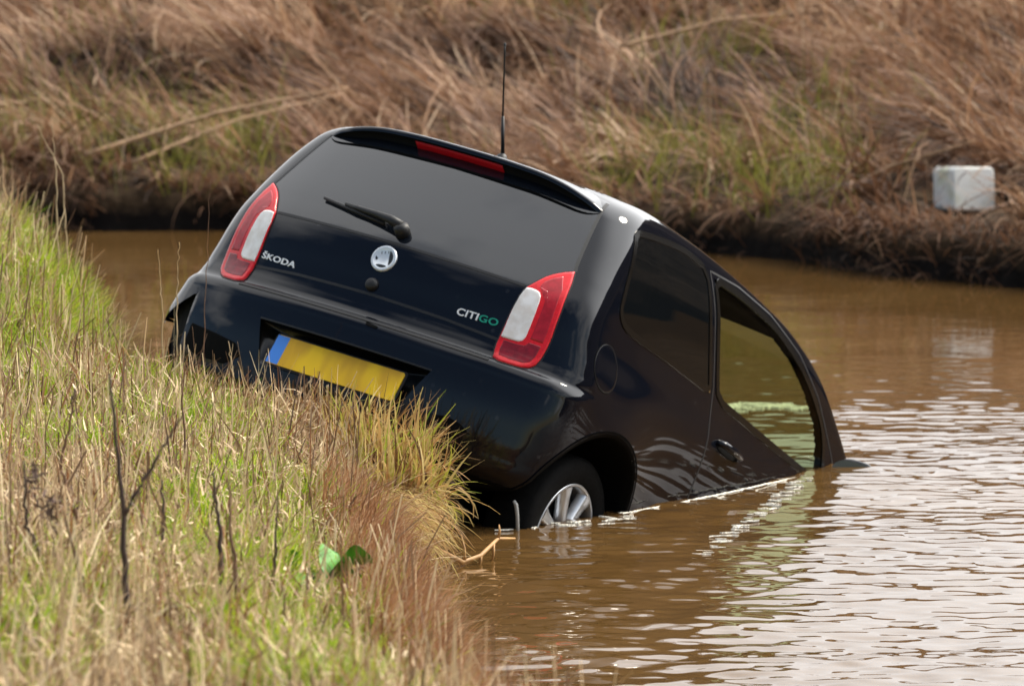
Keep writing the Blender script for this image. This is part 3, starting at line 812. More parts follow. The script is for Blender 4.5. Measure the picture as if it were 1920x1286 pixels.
# windscreen glass, from pillar to pillar
wx = np.linspace(-1, 1, 25); wy = np.linspace(1.40, 2.19, 22)
V = []
for y_ in wy:
    hw = .615 + .06*(y_-1.4)
    V.append(top(np.c_[wx*hw, np.full(25, y_)]))
V, F = rowmesh(V); part("windscreen", mesh_np("windscreen", V, F), glass_mat("windscreen_glass", (.82, .88, .74), 1.1))
# inner skin: dark lining a few centimetres inside the shell
lin = SV - SN*.035
f_in = FFc[~((used & ~torn) | WS) & (fc[:, 2] > .30)]
u, inv = np.unique(f_in[::1], return_inverse=True)
part("cabin_lining", mesh_np("cabin_lining", lin[u], inv.reshape(-1, 4)[:, ::-1]), INNER)
# fuel flap
fl_c = (-.197, .872)
circ = [(fl_c[0] + .079*math.cos(a), fl_c[1] + .079*math.sin(a)) for a in np.linspace(0, 2*math.pi, 60, endpoint=False)]
FUEL = ringobj("fuel_flap", ringpatch(lambda q: side(q, 1), circ, .0015, .002, rings=5, n=60), PAINT, CAR)
seam("flap_gap", side(np.array(circ)), .006, WELL, FUEL, .0012, True)
# wheel arches and wheels
for sg in (1, -1):
    mb = MB()
    ang = np.linspace(-.35*math.pi, 1.35*math.pi, 70)
    prof = []
    arc_s = side(np.c_[ARCH_C[0] + ARCH_R*np.cos(ang), np.maximum(ARCH_C[1] + ARCH_R*np.sin(ang), .17)], 1)
    V = []
    for a_, ps in zip(ang, arc_s):
        c_, s_ = math.cos(a_), math.sin(a_)
        for x_, r_ in ((ps[0]+.002, ARCH_R+.010), (ps[0]-.004, ARCH_R-.014), (ps[0]-.05, ARCH_R-.006), (.52, ARCH_R), (.50, ARCH_R*.9), (.48, 0.02)):
            V.append((sg*x_, ARCH_C[0] + r_*c_, ARCH_C[1] + r_*s_))
    k = 6; F = [(i*k+q, (i+1)*k+q, (i+1)*k+q+1, i*k+q+1) for i in range(len(ang)-1) for q in range(k-1)]
    mb.add(V, F); mb.build("wheel_arch_liner", WELL, CAR)
    W = bpy.data.objects.new("wheel", None)
    mb = MB()
    xo = .768; wc = Vector((0, 0, 0)); AX = Vector((sg, 0, 0)); U = Vector((0, 1, 0)); Wv = Vector((0, 0, 1))
    tyre = [(.196, -.165), (.240, -.178), (.272, -.172), (.286, -.155), (.288, -.09), (.286, -.022), (.272, -.006), (.240, .0), (.205, -.006), (.194, -.012)]
    mb.lathe(tyre, wc, AX, U, Wv, 72, True)
    TY = mb.build("wheel", RUBBER, CAR); TY.location = (sg*xo, -.02, .288)
    mb = MB()
    mb.lathe([(.186, -.16), (.182, -.03), (.187, -.010), (.196, -.008), (.199, -.013), (.194, -.020)], wc, AX, U, Wv, 72)
    mb.lathe([(.0, .0), (.030, -.001), (.036, -.006), (.040, -.03)], wc - AX*.006, AX, U, Wv, 32)
    for k_ in range(7):
        a0 = 2*math.pi*k_/7 + .18
        d_ = U*math.cos(a0) + Wv*math.sin(a0); t_ = AX.cross(d_)
        sec = []
        for r_, w_, o_ in ((.026, .016, -.010), (.09, .021, -.014), (.15, .025, -.014), (.187, .033, -.012)):
            p_ = d_*r_ + AX*o_
            sec.append([p_ + t_*w_ - AX*.030, p_ + t_*(w_*.92) - AX*.002, p_ + t_*(w_*.5) + AX*.004, p_ - t_*(w_*.5) + AX*.004, p_ - t_*(w_*.92) - AX*.002, p_ - t_*w_ - AX*.030])
        vs = [q for s_ in sec for q in s_]; n_ = 6
        fs = [(i*n_+q, i*n_+q+1, (i+1)*n_+q+1, (i+1)*n_+q) for i in range(len(sec)-1) for q in range(n_-1)]
        mb.add(vs, fs)
    mb.build("rim", ALLOY, TY)
    mb = MB(); mb.lathe([(0, -.055), (.12, -.055), (.125, -.07), (.182, -.09)], wc, AX, U, Wv, 48)
    mb.build("brake_drum", WELL, TY)
# mirrors
for sg in (1, -1):
    mb = MB()
    c_ = Vector((sg*.868, 1.80, .985)); vs = []; fs = []; nu, nv = 24, 14
    for i in range(nv+1):
        ph = math.pi*i/nv - math.pi/2
        for j in range(nu):
            th = 2*math.pi*j/nu
            sx, sy, sz = math.cos(ph)*math.cos(th), math.sin(ph), math.cos(ph)*math.sin(th)
            pw = lambda q: math.copysign(abs(q)**.75, q)
            yy = .065*sy if sy > 0 else .020*sy
            vs.append((c_.x + sg*.095*pw(sx), c_.y + yy, c_.z + .075*pw(sz)))
    for i in range(nv):
        for j in range(nu): fs.append((i*nu+j, i*nu+(j+1) % nu, (i+1)*nu+(j+1) % nu, (i+1)*nu+j))
    mb.add(vs, fs)
    mb.tube([(sg*.74, 1.80, .965), (sg*.84, 1.80, .985)], [.035, .028], 10)
    MI = mb.build("side_mirror", PAINT, CAR)
    mb = MB(); mb.prism([(.092*math.copysign(abs(math.cos(a))**.7, math.cos(a)), .062*math.copysign(abs(math.sin(a))**.7, math.sin(a))) for a in np.linspace(0, 2*math.pi, 40, endpoint=False)], c_ + Vector((0, -.017, 0)), (1, 0, 0), (0, 0, 1), (0, -1, 0), .005)
    mb.build("mirror_glass", simple("mirror_glass", (.42, .45, .38), .08, metal=.6), MI, smooth=False)
# front seats
for sg in (1, -1):
    mb = MB()
    def slab(secs):
        vs = []; n_ = 16
        for (cx_, cy_, cz_, w_, d_) in secs:
            for k_ in range(n_):
                t = 2*math.pi*k_/n_; c1, s1 = math.cos(t), math.sin(t)
                vs.append((cx_ + w_*math.copysign(abs(c1)**.5, c1), cy_ + d_*math.copysign(abs(s1)**.6, s1), cz_))
        fs = [(i*n_+q, i*n_+(q+1) % n_, (i+1)*n_+(q+1) % n_, (i+1)*n_+q) for i in range(len(secs)-1) for q in range(n_)]
        fs.append(tuple(range(n_))[::-1]); fs.append(tuple((len(secs)-1)*n_+q for q in range(n_)))
        mb.add(vs, fs)
    x0 = sg*.36
    slab([(x0, 1.02, .42, .24, .25), (x0, 1.02, .50, .25, .27), (x0, 1.0, .58, .23, .25)])
    slab([(x0, .80, .50, .22, .07), (x0, .74, .70, .235, .075), (x0, .66, .95, .22, .06), (x0, .61, 1.10, .16, .05), (x0, .59, 1.16, .11, .045), (x0, .575, 1.25, .115, .045), (x0, .565, 1.31, .09, .035)])
    mb.build("front_seat", simple("seat_cloth", (.018, .018, .018), .95), CAR)

# ================================================================== VEGETATION
def blades(name, root, az, lean, bend, length, width, tone, m, segs=3, twist=None, tip=.15, curl=None):
    n = len(root); k = segs + 1
    s = np.linspace(0, 1, k)[None]
    th = lean[:, None] + bend[:, None]*s
    if curl is None: curl = np.zeros(n)
    A = az[:, None] + curl[:, None]*s
    dl = (length/segs)[:, None]
    hx = np.cumsum(np.c_[np.zeros(n), (np.sin(th)*np.cos(A)*dl)[:, 1:]], 1)
    hy = np.cumsum(np.c_[np.zeros(n), (np.sin(th)*np.sin(A)*dl)[:, 1:]], 1)
    hz = np.cumsum(np.c_[np.zeros(n), (np.cos(th)*dl)[:, 1:]], 1)
    c = np.stack([root[:, 0:1] + hx, root[:, 1:2] + hy, root[:, 2:3] + hz], -1)
    tw = rng.uniform(0, 2*np.pi, n) if twist is None else twist
    w = np.stack([np.cos(tw), np.sin(tw), rng.uniform(-.3, .3, n)], -1)[:, None, :] * (width[:, None]*.5*(1 - (1-tip)*s**1.5))[..., None]
    V = np.stack([c - w, c + w], 2).reshape(-1, 3)
    b = (np.arange(n)*k*2)[:, None] + (np.arange(segs)*2)[None]
    F = np.stack([b, b+1, b+3, b+2], -1).reshape(-1, 4)
    me = mesh_np(name, V, F, smooth=True)
    at = me.attributes.new("tone", 'FLOAT', 'POINT')
    at.data.foreach_set("value", np.repeat(np.clip(tone, 0, 1), k*2).astype(np.float32))
    return link(name, me, m)

def near_pts(n, y0, y1, s0, s1, spow=1.0):
    t0 = np.interp(y0, NP[:, 1], NL); t1 = np.interp(y1, NP[:, 1], NL)
    t = rng.uniform(t0, t1, n); s = s0 + (s1-s0)*rng.rand(n)**spow
    p = near_xy(t, s)
    keep = (np.abs(p[:, 0]) < .0935*p[:, 1] + .6) & ~((np.abs(p[:, 0] + .485) < .085) & (p[:, 1] > 13.35) & (p[:, 1] < 14.12))
    t, s, p = t[keep], s[keep], p[keep]
    return np.c_[p, near_h(p, s)], s
def far_pts(n, x0, x1, s0, s1, spow=1.0):
    t0 = np.interp(x0, FP[:, 0], FL); t1 = np.interp(x1, FP[:, 0], FL)
    t = rng.uniform(t0, t1, n); s = s0 + (s1-s0)*rng.rand(n)**spow
    p = far_xy(t, s)
    keep = (np.abs(p[:, 0]) < .0935*p[:, 1] + 1.0)
    return np.c_[p[keep], far_h(p[keep], s[keep])], s[keep]

STRAW = blade_mat("dry_straw", [(0, (.11, .062, .04)), (.25, (.26, .16, .09)), (.5, (.46, .315, .18)), (.75, (.62, .46, .27)), (1, (.80, .66, .42))], .16)
GREEN = blade_mat("green_blades", [(0, (.08, .14, .010)), (.4, (.20, .34, .012)), (.7, (.36, .48, .02)), (1, (.56, .57, .07))], .35)
RUST = blade_mat("rusty_stems", [(0, (.08, .03, .014)), (.4, (.27, .115, .048)), (.7, (.42, .215, .10)), (1, (.62, .42, .24))], .3)
SEDGE = blade_mat("sedge_blades", [(0, (.10, .05, .02)), (.22, (.38, .20, .07)), (.5, (.56, .42, .17)), (.72, (.40, .38, .05)), (1, (.24, .32, .03))], .4)
FARDRY = blade_mat("far_dry_blades", [(0, (.05, .028, .018)), (.3, (.17, .083, .045)), (.55, (.30, .162, .092)), (.8, (.43, .265, .155)), (1, (.60, .44, .29))], .3)
FARGREEN = blade_mat("far_green_blades", [(0, (.07, .075, .014)), (.5, (.18, .18, .03)), (1, (.34, .31, .08))], .4)

GP = [(-1.825, 21.8, .5), (-1.539, 20.8, .35), (-1.78, 19.9, .35), (-1.85, 22.9, .4), (-1.35, 19.5, .3), (-1.15, 18.2, .2), (-.81, 14.84, .2), (-.78, 13.8, .2), (-.765, 15.6, .25),
      (-.435, 12.4, .22), (-.43, 11.9, .25), (-.56, 13.2, .2), (-1.08, 11.9, .14), (-1.64, 18.7, .4), (-.62, 14.3, .15), (-.95, 17.2, .2), (-.55, 12.7, .18), (-1.3, 16.3, .25)]
def green_w(p):
    w = np.zeros(len(p))
    for x, y, r in GP: w = np.maximum(w, np.exp(-((p[:, 0]-x)/(r*.75))**2 - ((p[:, 1]-y)/(r*3.2))**2))
    return w * (.5 + fbm(p[:, 0]*5, p[:, 1]*2))

# straw on the near bank
p, s = near_pts(120000, 10.8, 30, .05, 4.2, 1.35)
gw = green_w(p)
keep = rng.rand(len(p)) > np.clip(gw*1.0, 0, .8) ; p, s = p[keep], s[keep]
n = len(p); cl = fbm(p[:, 0]*6 + 3, p[:, 1]*2.6)
ln_ = np.clip(rng.gamma(3.2, .058, n), .05, .42) * (.45 + .8*cl) * (1 + .35*np.clip((p[:, 1]-18.2)/2.5, 0, 1)) * np.clip(.36 + s/.7, 0, 1)
blades_o = blades("dry_grass", p, rng.uniform(0, 2*np.pi, n), np.abs(rng.normal(.15, .32, n)), rng.normal(.4, .7, n), ln_*.82, rng.uniform(.003, .008, n),
                  np.clip(rng.normal(.42, .34, n) + .9*(cl-.38), 0, 1), STRAW, curl=rng.normal(0, .6, n))
tag(blades_o, "pale dry straw standing all over the near bank", "grass", kind="stuff")
# leaf litter caught in the grass
p, s = near_pts(90000, 10.8, 26, .03, 3.0, 1.2); n = len(p)
p[:, 2] += rng.uniform(.0, .16, n) * np.clip(s / .3, .3, 1)
o = blades("leaf_litter", p, rng.uniform(0, 2*np.pi, n), rng.uniform(.3, 1.7, n), rng.normal(.0, .8, n), rng.uniform(.025, .085, n), rng.uniform(.004, .010, n),
           np.clip(rng.normal(.55, .26, n), 0, 1), STRAW, curl=rng.normal(0, .9, n))
tag(o, "broken bits of dead leaf and straw caught in the near bank's grass", "litter", kind="stuff")
# coarse upright stalks
p, s = near_pts(4500, 10.8, 28, .10, 3.0, 1.2); n = len(p)
o = blades("upright_stalks", p, rng.uniform(0, 2*np.pi, n), np.abs(rng.normal(.05, .14, n)), rng.normal(.1, .25, n), rng.uniform(.14, .34, n)*(1 + .25*np.clip((p[:, 1]-18.2)/2.5, 0, 1)), rng.uniform(.004, .008, n),
           np.clip(rng.choice([.12, .55, .85], n, p=[.35, .35, .3]) + rng.normal(0, .1, n), 0, 1), STRAW, tip=.5)
tag(o, "stiff upright dead stalks, dark and pale, standing above the straw of the near bank", "stalks", kind="stuff")
# orange brown stalks scattered through the straw, and broad green blades in the green patches
p, s = near_pts(5200, 10.8, 26, .15, 3.0, 1.1); n = len(p)
o = blades("rusty_stalks", p, rng.uniform(0, 2*np.pi, n), np.abs(rng.normal(.15, .25, n)), rng.normal(.2, .5, n), rng.uniform(.10, .28, n), rng.uniform(.004, .008, n), np.clip(rng.normal(.38, .25, n), 0, 1), RUST, tip=.4)
tag(o, "orange brown dead stalks scattered through the near bank's straw", "stalks", kind="stuff")
p, s = near_pts(90000, 10.8, 24, .12, 3.0, 1.1)
keep = rng.rand(len(p)) < .30*np.clip(green_w(p) - .18, 0, 1); p = p[keep]; n = len(p)
o = blades("broad_green_grass", p, rng.uniform(0, 2*np.pi, n), np.abs(rng.normal(.2, .25, n)), rng.uniform(.3, 1.3, n), rng.uniform(.10, .22, n), rng.uniform(.007, .012, n), np.clip(rng.normal(.55, .22, n), 0, 1), GREEN, segs=4)
tag(o, "broad bladed vivid green grass in patches on the near bank", "grass", kind="stuff")
# matted short straw under it
p, s = near_pts(60000, 10.8, 26, -.02, 3.0, 1.1)
n = len(p)
o = blades("matted_straw", p, rng.uniform(0, 2*np.pi, n), rng.uniform(.5, 1.2, n), rng.uniform(.2, .8, n), rng.uniform(.08, .3, n), rng.uniform(.003, .006, n),
           np.clip(rng.normal(.35, .22, n), 0, 1), STRAW, curl=rng.normal(0, .8, n))
tag(o, "flattened tangled straw lying under the taller grass of the near bank", "straw", kind="stuff")
# green grass
p, s = near_pts(330000, 10.8, 28, .12, 3.0, 1.1)
gw = green_w(p); keep = rng.rand(len(p)) < np.clip(gw*.95 + .9*np.clip(fbm(p[:, 0]*5, p[:, 1]*2.2)-.42, 0, 1), 0, 1); p = p[keep]; n = len(p)
o = blades("green_grass", p, rng.uniform(0, 2*np.pi, n), np.abs(rng.normal(.12, .2, n)), rng.uniform(.2, 1.1, n), rng.uniform(.06, .20, n)*(1 + .25*np.clip((p[:, 1]-18.2)/2.5, 0, 1)), rng.uniform(.0035, .0085, n),
           np.clip(rng.normal(.6, .25, n), 0, 1), GREEN, curl=rng.normal(0, .5, n))
tag(o, "bright green grass tufts growing through the straw of the near bank", "grass", kind="stuff")
# rusty fine stems along the near water's edge
p, s = near_pts(30000, 11.0, 18.6, -.02, .34, .9)
cl = fbm(p[:, 0]*5, p[:, 1]*3); keep = rng.rand(len(p)) < np.clip(cl*2.2 - .35, .1, 1); p = p[keep]; s = s[keep]; n = len(p)
p[:, 2] = np.maximum(p[:, 2], -.02)
o = blades("rusty_stems", p, rng.normal(-.2, 1.3, n), np.abs(rng.normal(.15, .3, n)), rng.uniform(.0, 1.1, n), rng.uniform(.06, .22, n)*(.55 + .65*(p[:, 1] < 16.5)), rng.uniform(.002, .0045, n),
           np.clip(rng.normal(.48, .22, n), 0, 1), RUST, curl=rng.normal(0, .7, n))
tag(o, "reddish brown dead stems along the edge of the near bank", "dead stems", kind="stuff")
# dry stems edging the bank just below the car's bumper
p, s = near_pts(6000, 18.0, 22.5, -.02, .5, 1.0)
n = len(p)
o = blades("edge_stems", p, rng.uniform(0, 2*np.pi, n), np.abs(rng.normal(.08, .15, n)), rng.uniform(-.1, .5, n), rng.uniform(.06, .21, n), rng.uniform(.0025, .005, n),
           np.clip(rng.normal(.5, .22, n), 0, 1), RUST)
tag(o, "brown dry stems on the bank edge in front of the car's rear bumper", "dead stems", kind="stuff")
# sedge tussocks hanging over the water beside the bumper
def tussock(cx, cy, cz, r, n, hl, seed, label):
    g = np.random.RandomState(seed)
    a = g.uniform(0, 2*np.pi, n); q = r*np.sqrt(g.rand(n))*.7
    root = np.c_[cx + q*np.cos(a), cy + q*np.sin(a)*1.3, cz + .07*(1-(q/r)**2) + g.uniform(-.07, .03, n)]
    az = a + g.normal(0, .5, n)
    o = blades("sedge_tussock", root, az, np.abs(g.normal(.5, .45, n)), g.normal(.6, 1.1, n), np.clip(g.gamma(4, .19, n), .25, 1.15)*hl, g.uniform(.007, .014, n),
               np.clip(g.normal(.48, .3, n) + (-.06 if seed < 5 else -.2), 0, 1), SEDGE, segs=5, curl=g.normal(0, .3, n))
    return tag(o, label, "tussock", "sedge tussocks at the water's edge by the car")
tussock(-.37, 17.62, .17, .19, 800, .20, 3, "green and straw sedge tussock overhanging the water, nearest the car's rear wheel")
tussock(-.43, 17.86, .24, .19, 800, .21, 4, "sedge tussock just below the right end of the yellow number plate")
tussock(-.55, 18.06, .27, .17, 620, .19, 5, "ragged sedge tussock below the middle of the number plate")
tussock(-.70, 18.20, .28, .14, 420, .17, 6, "brown sedge tussock below the blue strip of the number plate")
# straw skirts hanging from the tussocks to the water
n = 2600; g = np.random.RandomState(11)
t0 = np.interp(17.0, NP[:, 1], NL); t1 = np.interp(18.35, NP[:, 1], NL)
tt = g.uniform(t0, t1, n); sv = g.uniform(-.03, .10, n); pp = near_xy(tt, sv)
root = np.c_[pp, g.uniform(.10, .26, n)]
o = blades("hanging_straw", root, g.normal(.1, .8, n), g.uniform(.9, 1.6, n), g.uniform(.9, 1.6, n), g.uniform(.10, .26, n), g.uniform(.003, .007, n), np.clip(g.normal(.4, .2, n), 0, .6), SEDGE, segs=4)
tag(o, "dead straw hanging from the tussocks down to the water", "straw", kind="stuff")

# far bank ---------------------------------------------------------------
def far_green(p):
    w = np.clip((fbm(p[:, 0]*.75 + 31, p[:, 1]*.6 + 2)-.64)*6, 0, 1) * np.clip(fbm(p[:, 0]*3, p[:, 1]*2)*2 - .5, 0, 1)
    for cx_, cy_, r_ in ((-2.5, 34.4, .6), (-2.0, 34.0, .55), (1.35, 31.7, .55), (1.0, 32.0, .5), (1.75, 31.4, .35), (.75, 32.3, .4), (.2, 38.8, .6), (1.3, 36.3, .45), (1.9, 33.4, .35), (-3.0, 34.6, .55)):
        w = np.maximum(w, np.exp(-((p[:, 0]-cx_)/(r_*.8))**2 - ((p[:, 1]-cy_)/(r_*1.6))**2)*np.clip(fbm(p[:, 0]*3, p[:, 1]*2)*2.4 - .4, 0, 1))
    return np.clip(w, 0, 1)
def far_tufts(ntuft, per, x0, x1, s0, s1, spow=1.0):
    p, s = far_pts(ntuft, x0, x1, s0, s1, spow)
    kp = (rng.rand(len(p)) > 1.15*far_green(p)) & ~((np.abs(p[:, 0] - 2.42) < .36) & (p[:, 1] > 28.6) & (p[:, 1] < 30.75))
    p, s = p[kp], s[kp]; n = len(p)
    big = fbm(p[:, 0]*.9 + 5, p[:, 1]*.7)
    az = math.atan2(-.55, -.83) + (fbm(p[:, 0]*.7 + 20, p[:, 1]*.5 + 4)-.5)*5.5 + rng.normal(0, .3, n)
    tone = .12 + 1.1*(fbm(p[:, 0]*1.4, p[:, 1]*1.1 + 8)-.2) + rng.normal(0, .19, n)
    ln_ = rng.uniform(.35, .95, n)
    R_ = np.repeat(np.arange(n), per); N = len(R_)
    root = p[R_] + np.c_[rng.normal(0, .055, (N, 2)), np.zeros(N)]
    root[:, 2] -= .02
    return root, az[R_] + rng.normal(0, .28, N), ln_[R_]*rng.uniform(.6, 1.15, N)*np.clip(.3 + s[R_]/1.3, 0, 1), tone[R_] + rng.normal(0, .13, N), s[R_]
root, az, ln_, tone, s = far_tufts(4300, 30, -9, 6.5, .16, 9.0)
N = len(root)
o = blades("matted_dry_grass", root, az, np.abs(rng.normal(.9, .32, N)), rng.uniform(.6, 1.5, N), ln_, rng.uniform(.010, .025, N), np.clip(tone, 0, 1), FARDRY, segs=5, curl=rng.normal(0, .7, N))
tag(o, "matted brown dead grass laid over in swathes across the far bank", "grass", kind="stuff")
# standing paler stalks on the far bank
p, s = far_pts(2500, -6, 6.5, .1, 9); n = len(p)
o = blades("dry_stalks", p, rng.uniform(0, 2*np.pi, n), np.abs(rng.normal(.8, .4, n)), rng.normal(.3, .3, n), rng.uniform(.25, .8, n), rng.uniform(.007, .013, n), np.clip(rng.normal(.75, .18, n), 0, 1), FARDRY)
tag(o, "pale dead stalks standing among the matted grass of the far bank", "stalks", kind="stuff")
# green patches of the far bank
p, s = far_pts(160000, -9, 6.5, .05, 9.0)
w = far_green(p)
keep = rng.rand(len(p)) < w*.38; p = p[keep]; n = len(p)
o = blades("green_tufts", p, rng.uniform(0, 2*np.pi, n), np.abs(rng.normal(.2, .25, n)), rng.uniform(.1, 1.0, n), rng.uniform(.18, .48, n), rng.uniform(.007, .014, n), np.clip(rng.normal(.5, .22, n), 0, 1), FARGREEN)
tag(o, "green grass patches showing between the dead grass of the far bank", "grass", kind="stuff")
# stems hanging over the dark mud edge of the far bank
p, s = far_pts(15000, -6, 6.5, .0, .40); n = len(p); p[:, 2] += .02
cl = fbm(p[:, 0]*3, p[:, 1]*3); keep = (rng.rand(n) < np.clip(cl*2.6 - .95, 0.02, 1)) & (rng.rand(n) > 1.2*far_green(p)); p = p[keep]; n = len(p)
base = math.atan2(-FDIR[1], -FDIR[0])
o = blades("overhanging_stems", p, base + rng.normal(0, .8, n), np.abs(rng.normal(.7, .3, n)), rng.uniform(.5, 1.5, n), rng.uniform(.08, .26, n), rng.uniform(.007, .013, n), np.clip(rng.normal(.28, .2, n), 0, 1), FARDRY, segs=4)
tag(o, "dead stems drooping over the dark mud at the far waterline", "dead stems", kind="stuff")

# ------------------------------------------------------------------ single plants
STEM = simple("dark_weed_stem", (.055, .032, .026), .8, noise=.35, nscale=40)
STEM2 = simple("brown_weed_stem", (.16, .085, .05), .8, noise=.35, nscale=40)
PALE = simple("pale_straw_stalk", (.46, .34, .20), .7, noise=.3, nscale=40)
HEADM = simple("withered_head", (.10, .062, .05), .9, noise=.4, nscale=60)
def stem(name, chains, rad, m, label, cat, group, heads=()):
    root = empty(name, chains[0][0], label, cat, group)
    o0 = Vector(chains[0][0])
    for k, ch in enumerate(chains):
        P = [Vector(q) - o0 for q in ch]
        L = []; nseg = 10
        for i in range(len(P)-1):
            for q in range(nseg):
                t = q/nseg; L.append(P[i].lerp(P[i+1], t) + Vector((random.gauss(0, .0022), random.gauss(0, .0022), 0)))
        L.append(P[-1]); L[0] = P[0]
        r0 = rad if k == 0 else rad*.6
        mb = MB(); mb.tube(L, [r0*(1-.72*i/(len(L)-1)) for i in range(len(L))], 7)
        mb.build("stem" if k == 0 else "branch", m, root)
    for (q, sz, nn) in heads:
        g = np.random.RandomState(int(abs(q[0])*1000)); c0 = np.array(Vector(q) - o0)
        mb = MB()
        for _ in range(nn):
            a = c0 + g.normal(0, sz*.12, 3)*[1, 1, 3.0]; d = g.normal(0, 1, 3); d /= np.linalg.norm(d); e = np.cross(d, g.normal(0, 1, 3)); e /= np.linalg.norm(e)
            l_ = sz*g.uniform(.3, .75)
            mb.add([a, a + d*l_*.5 + e*l_*.10, a + d*l_, a + d*l_*.5 - e*l_*.10], [(0, 1, 2, 3)])
        mb.build("withered_head", HEADM, root)
    return root
GW = "dead weeds on the near bank"
stem("dead_weed", [[(-.869, 12.374, .40), (-.878, 12.374, .773), (-.908, 12.374, 1.096)], [(-.878, 12.374, .773), (-.80, 12.374, .91), (-.741, 12.374, 1.005)]], .010, STEM,
     "tall dark forked dead weed, the one with a branch slanting right like a Y", "weed", GW)
stem("dead_weed", [[(-1.044, 13.679, .42), (-1.093, 13.679, .625), (-1.126, 13.679, .728)]], .010, STEM2, "rusty brown leaning weed stalk left of the forked dark weed", "weed", GW, [((-1.10, 13.679, .64), .05, 26)])
stem("dead_weed", [[(-1.032, 12.824, .42), (-1.107, 12.824, .626), (-1.139, 12.824, .701), (-1.143, 12.824, .848)]], .008, STEM, "curved dark weed stalk with withered dark heads, leftmost of the weeds", "weed", GW,
     [((-1.125, 12.84, .80), .05, 60), ((-1.085, 12.84, .735), .055, 70)])
stem("dead_weed", [[(-.684, 13.063, .38), (-.698, 13.063, .647), (-.715, 13.063, .795)]], .0085, STEM, "straight dark weed stem rising through the green grass, left of its paler twin", "weed", GW)
stem("dead_weed", [[(-.624, 12.52, .37), (-.635, 12.52, .641), (-.65, 12.52, .841)]], .008, STEM2, "straight brown weed stem close to the right of the dark stem in green grass", "weed", GW)
stem("dead_weed", [[(-.505, 12.474, .33), (-.514, 12.474, .499), (-.524, 12.474, .60)]], .0065, STEM2, "short thin brown weed stem left of the broad green dock leaves", "weed", GW)
stem("dead_weed", [[(-.866, 13.449, .40), (-.858, 13.449, .599), (-.86, 13.449, .731)]], .007, STEM, "dark weed stem close to the right of the forked weed with a withered tip", "weed", GW, [((-.859, 13.449, .70), .03, 16)])
stem("dead_weed", [[(-.955, 12.6, .40), (-.99, 12.6, .60), (-1.03, 12.6, .74)]], .007, STEM, "dark weed leaning left, just left of the forked dark weed's foot", "weed", GW)
stem("dead_weed", [[(-.60, 13.2, .38), (-.575, 13.2, .55), (-.565, 13.2, .72)]], .006, STEM, "thin dark weed standing behind the pair of straight stems in green grass", "weed", GW)
stem("dead_weed", [[(-1.22, 14.6, .45), (-1.20, 14.6, .66), (-1.16, 14.6, .84)]], .0065, STEM2, "lone brown weed on the upper left of the near bank, leaning right", "weed", GW, [((-1.17, 14.6, .80), .035, 24)])
stem("dead_weed", [[(-.93, 15.5, .42), (-.925, 15.5, .60), (-.935, 15.5, .80)]], .0055, STEM2, "slim upright weed behind the forked weed's slanting branch", "weed", GW)
GS = "straw stalks standing against the car and canal"
stem("straw_stalk", [[(-1.186, 18.7, .45), (-1.195, 18.7, .754), (-1.205, 18.7, .922)]], .0028, PALE, "pale straw stalk against brown water left of the car, left one of the pair", "stalk", GS)
stem("straw_stalk", [[(-1.135, 18.5, .45), (-1.129, 18.5, .788), (-1.12, 18.5, .961)]], .0030, PALE, "pale straw stalk crossing the car's left fender, right one of the pair", "stalk", GS)
stem("straw_stalk", [[(-1.038, 18.4, .40), (-1.028, 18.4, .793), (-1.008, 18.4, 1.181)]], .0022, STEM2, "tallest thin brown stalk in front of the car's left tail corner", "stalk", GS)
stem("straw_stalk", [[(-1.773, 21.5, .6), (-1.784, 21.5, 1.03), (-1.795, 21.5, 1.207)]], .004, PALE, "straight pale stalk at the far end of the near bank", "stalk", GS)
stem("straw_stalk", [[(-1.744, 21.6, .6), (-1.763, 21.6, 1.003), (-1.862, 21.6, 1.202)]], .004, PALE, "bent pale stalk leaning left at the far end of the near bank", "stalk", GS)
stem("straw_stalk", [[(-.765, 18.12, .30), (-.706, 18.12, .483), (-.655, 18.12, .545)]], .0055, PALE, "thick straw leaning right up to the lower edge of the number plate", "stalk", GS)
stem("straw_stalk", [[(-.677, 18.1, .30), (-.669, 18.1, .467), (-.664, 18.1, .545)]], .005, PALE, "upright straw touching the leaning straw below the number plate", "stalk", GS)
stem("straw_stalk", [[(-.617, 18.1, .30), (-.615, 18.1, .449), (-.611, 18.1, .516)]], .0042, PALE, "short straw right of the two crossing straws below the number plate", "stalk", GS)
stem("straw_stalk", [[(-.926, 18.3, .35), (-.933, 18.3, .536), (-.946, 18.3, .644)]], .004, PALE, "straw in front of the dark left end of the rear bumper", "stalk", GS)
stem("straw_stalk", [[(-.821, 18.25, .33), (-.817, 18.25, .461), (-.822, 18.25, .532)]], .004, STEM2, "brown stalk just below and left of the plate's blue strip", "stalk", GS)
GF = "fallen reed stems on the far bank"
def fallen(a, b, rad, label):
    A = far_xy(np.array([np.interp(a[0], FP[:, 0], FL)]), np.array([a[1]]))[0]; B = far_xy(np.array([np.interp(b[0], FP[:, 0], FL)]), np.array([b[1]]))[0]
    za_ = far_h(A[None], np.array([a[1]]))[0]; zb_ = far_h(B[None], np.array([b[1]]))[0]
    pa = (A[0], A[1], za_ + a[2]); pb = (B[0], B[1], zb_ + b[2]); pm = tuple((pa[k] + pb[k])/2 + (0, 0, .05)[k] for k in range(3))
    stem("fallen_reed", [[pa, pm, pb]], rad, PALE2, label, "reed", GF)
PALE2 = simple("fallen_reed_brown", (.40, .25, .14), .8, noise=.3, nscale=20)
fallen((-2.75, .30, .16), (-1.45, .9, .50), .018, "long fallen brown reed slanting up from the dark waterline at far left")
fallen((-2.45, .32, .12), (-1.65, 1.2, .40), .013, "shorter fallen reed just above the long one at far left")
fallen((1.55, .15, .05), (2.05, 1.1, .40), .014, "fallen reed slanting up left of the white box")
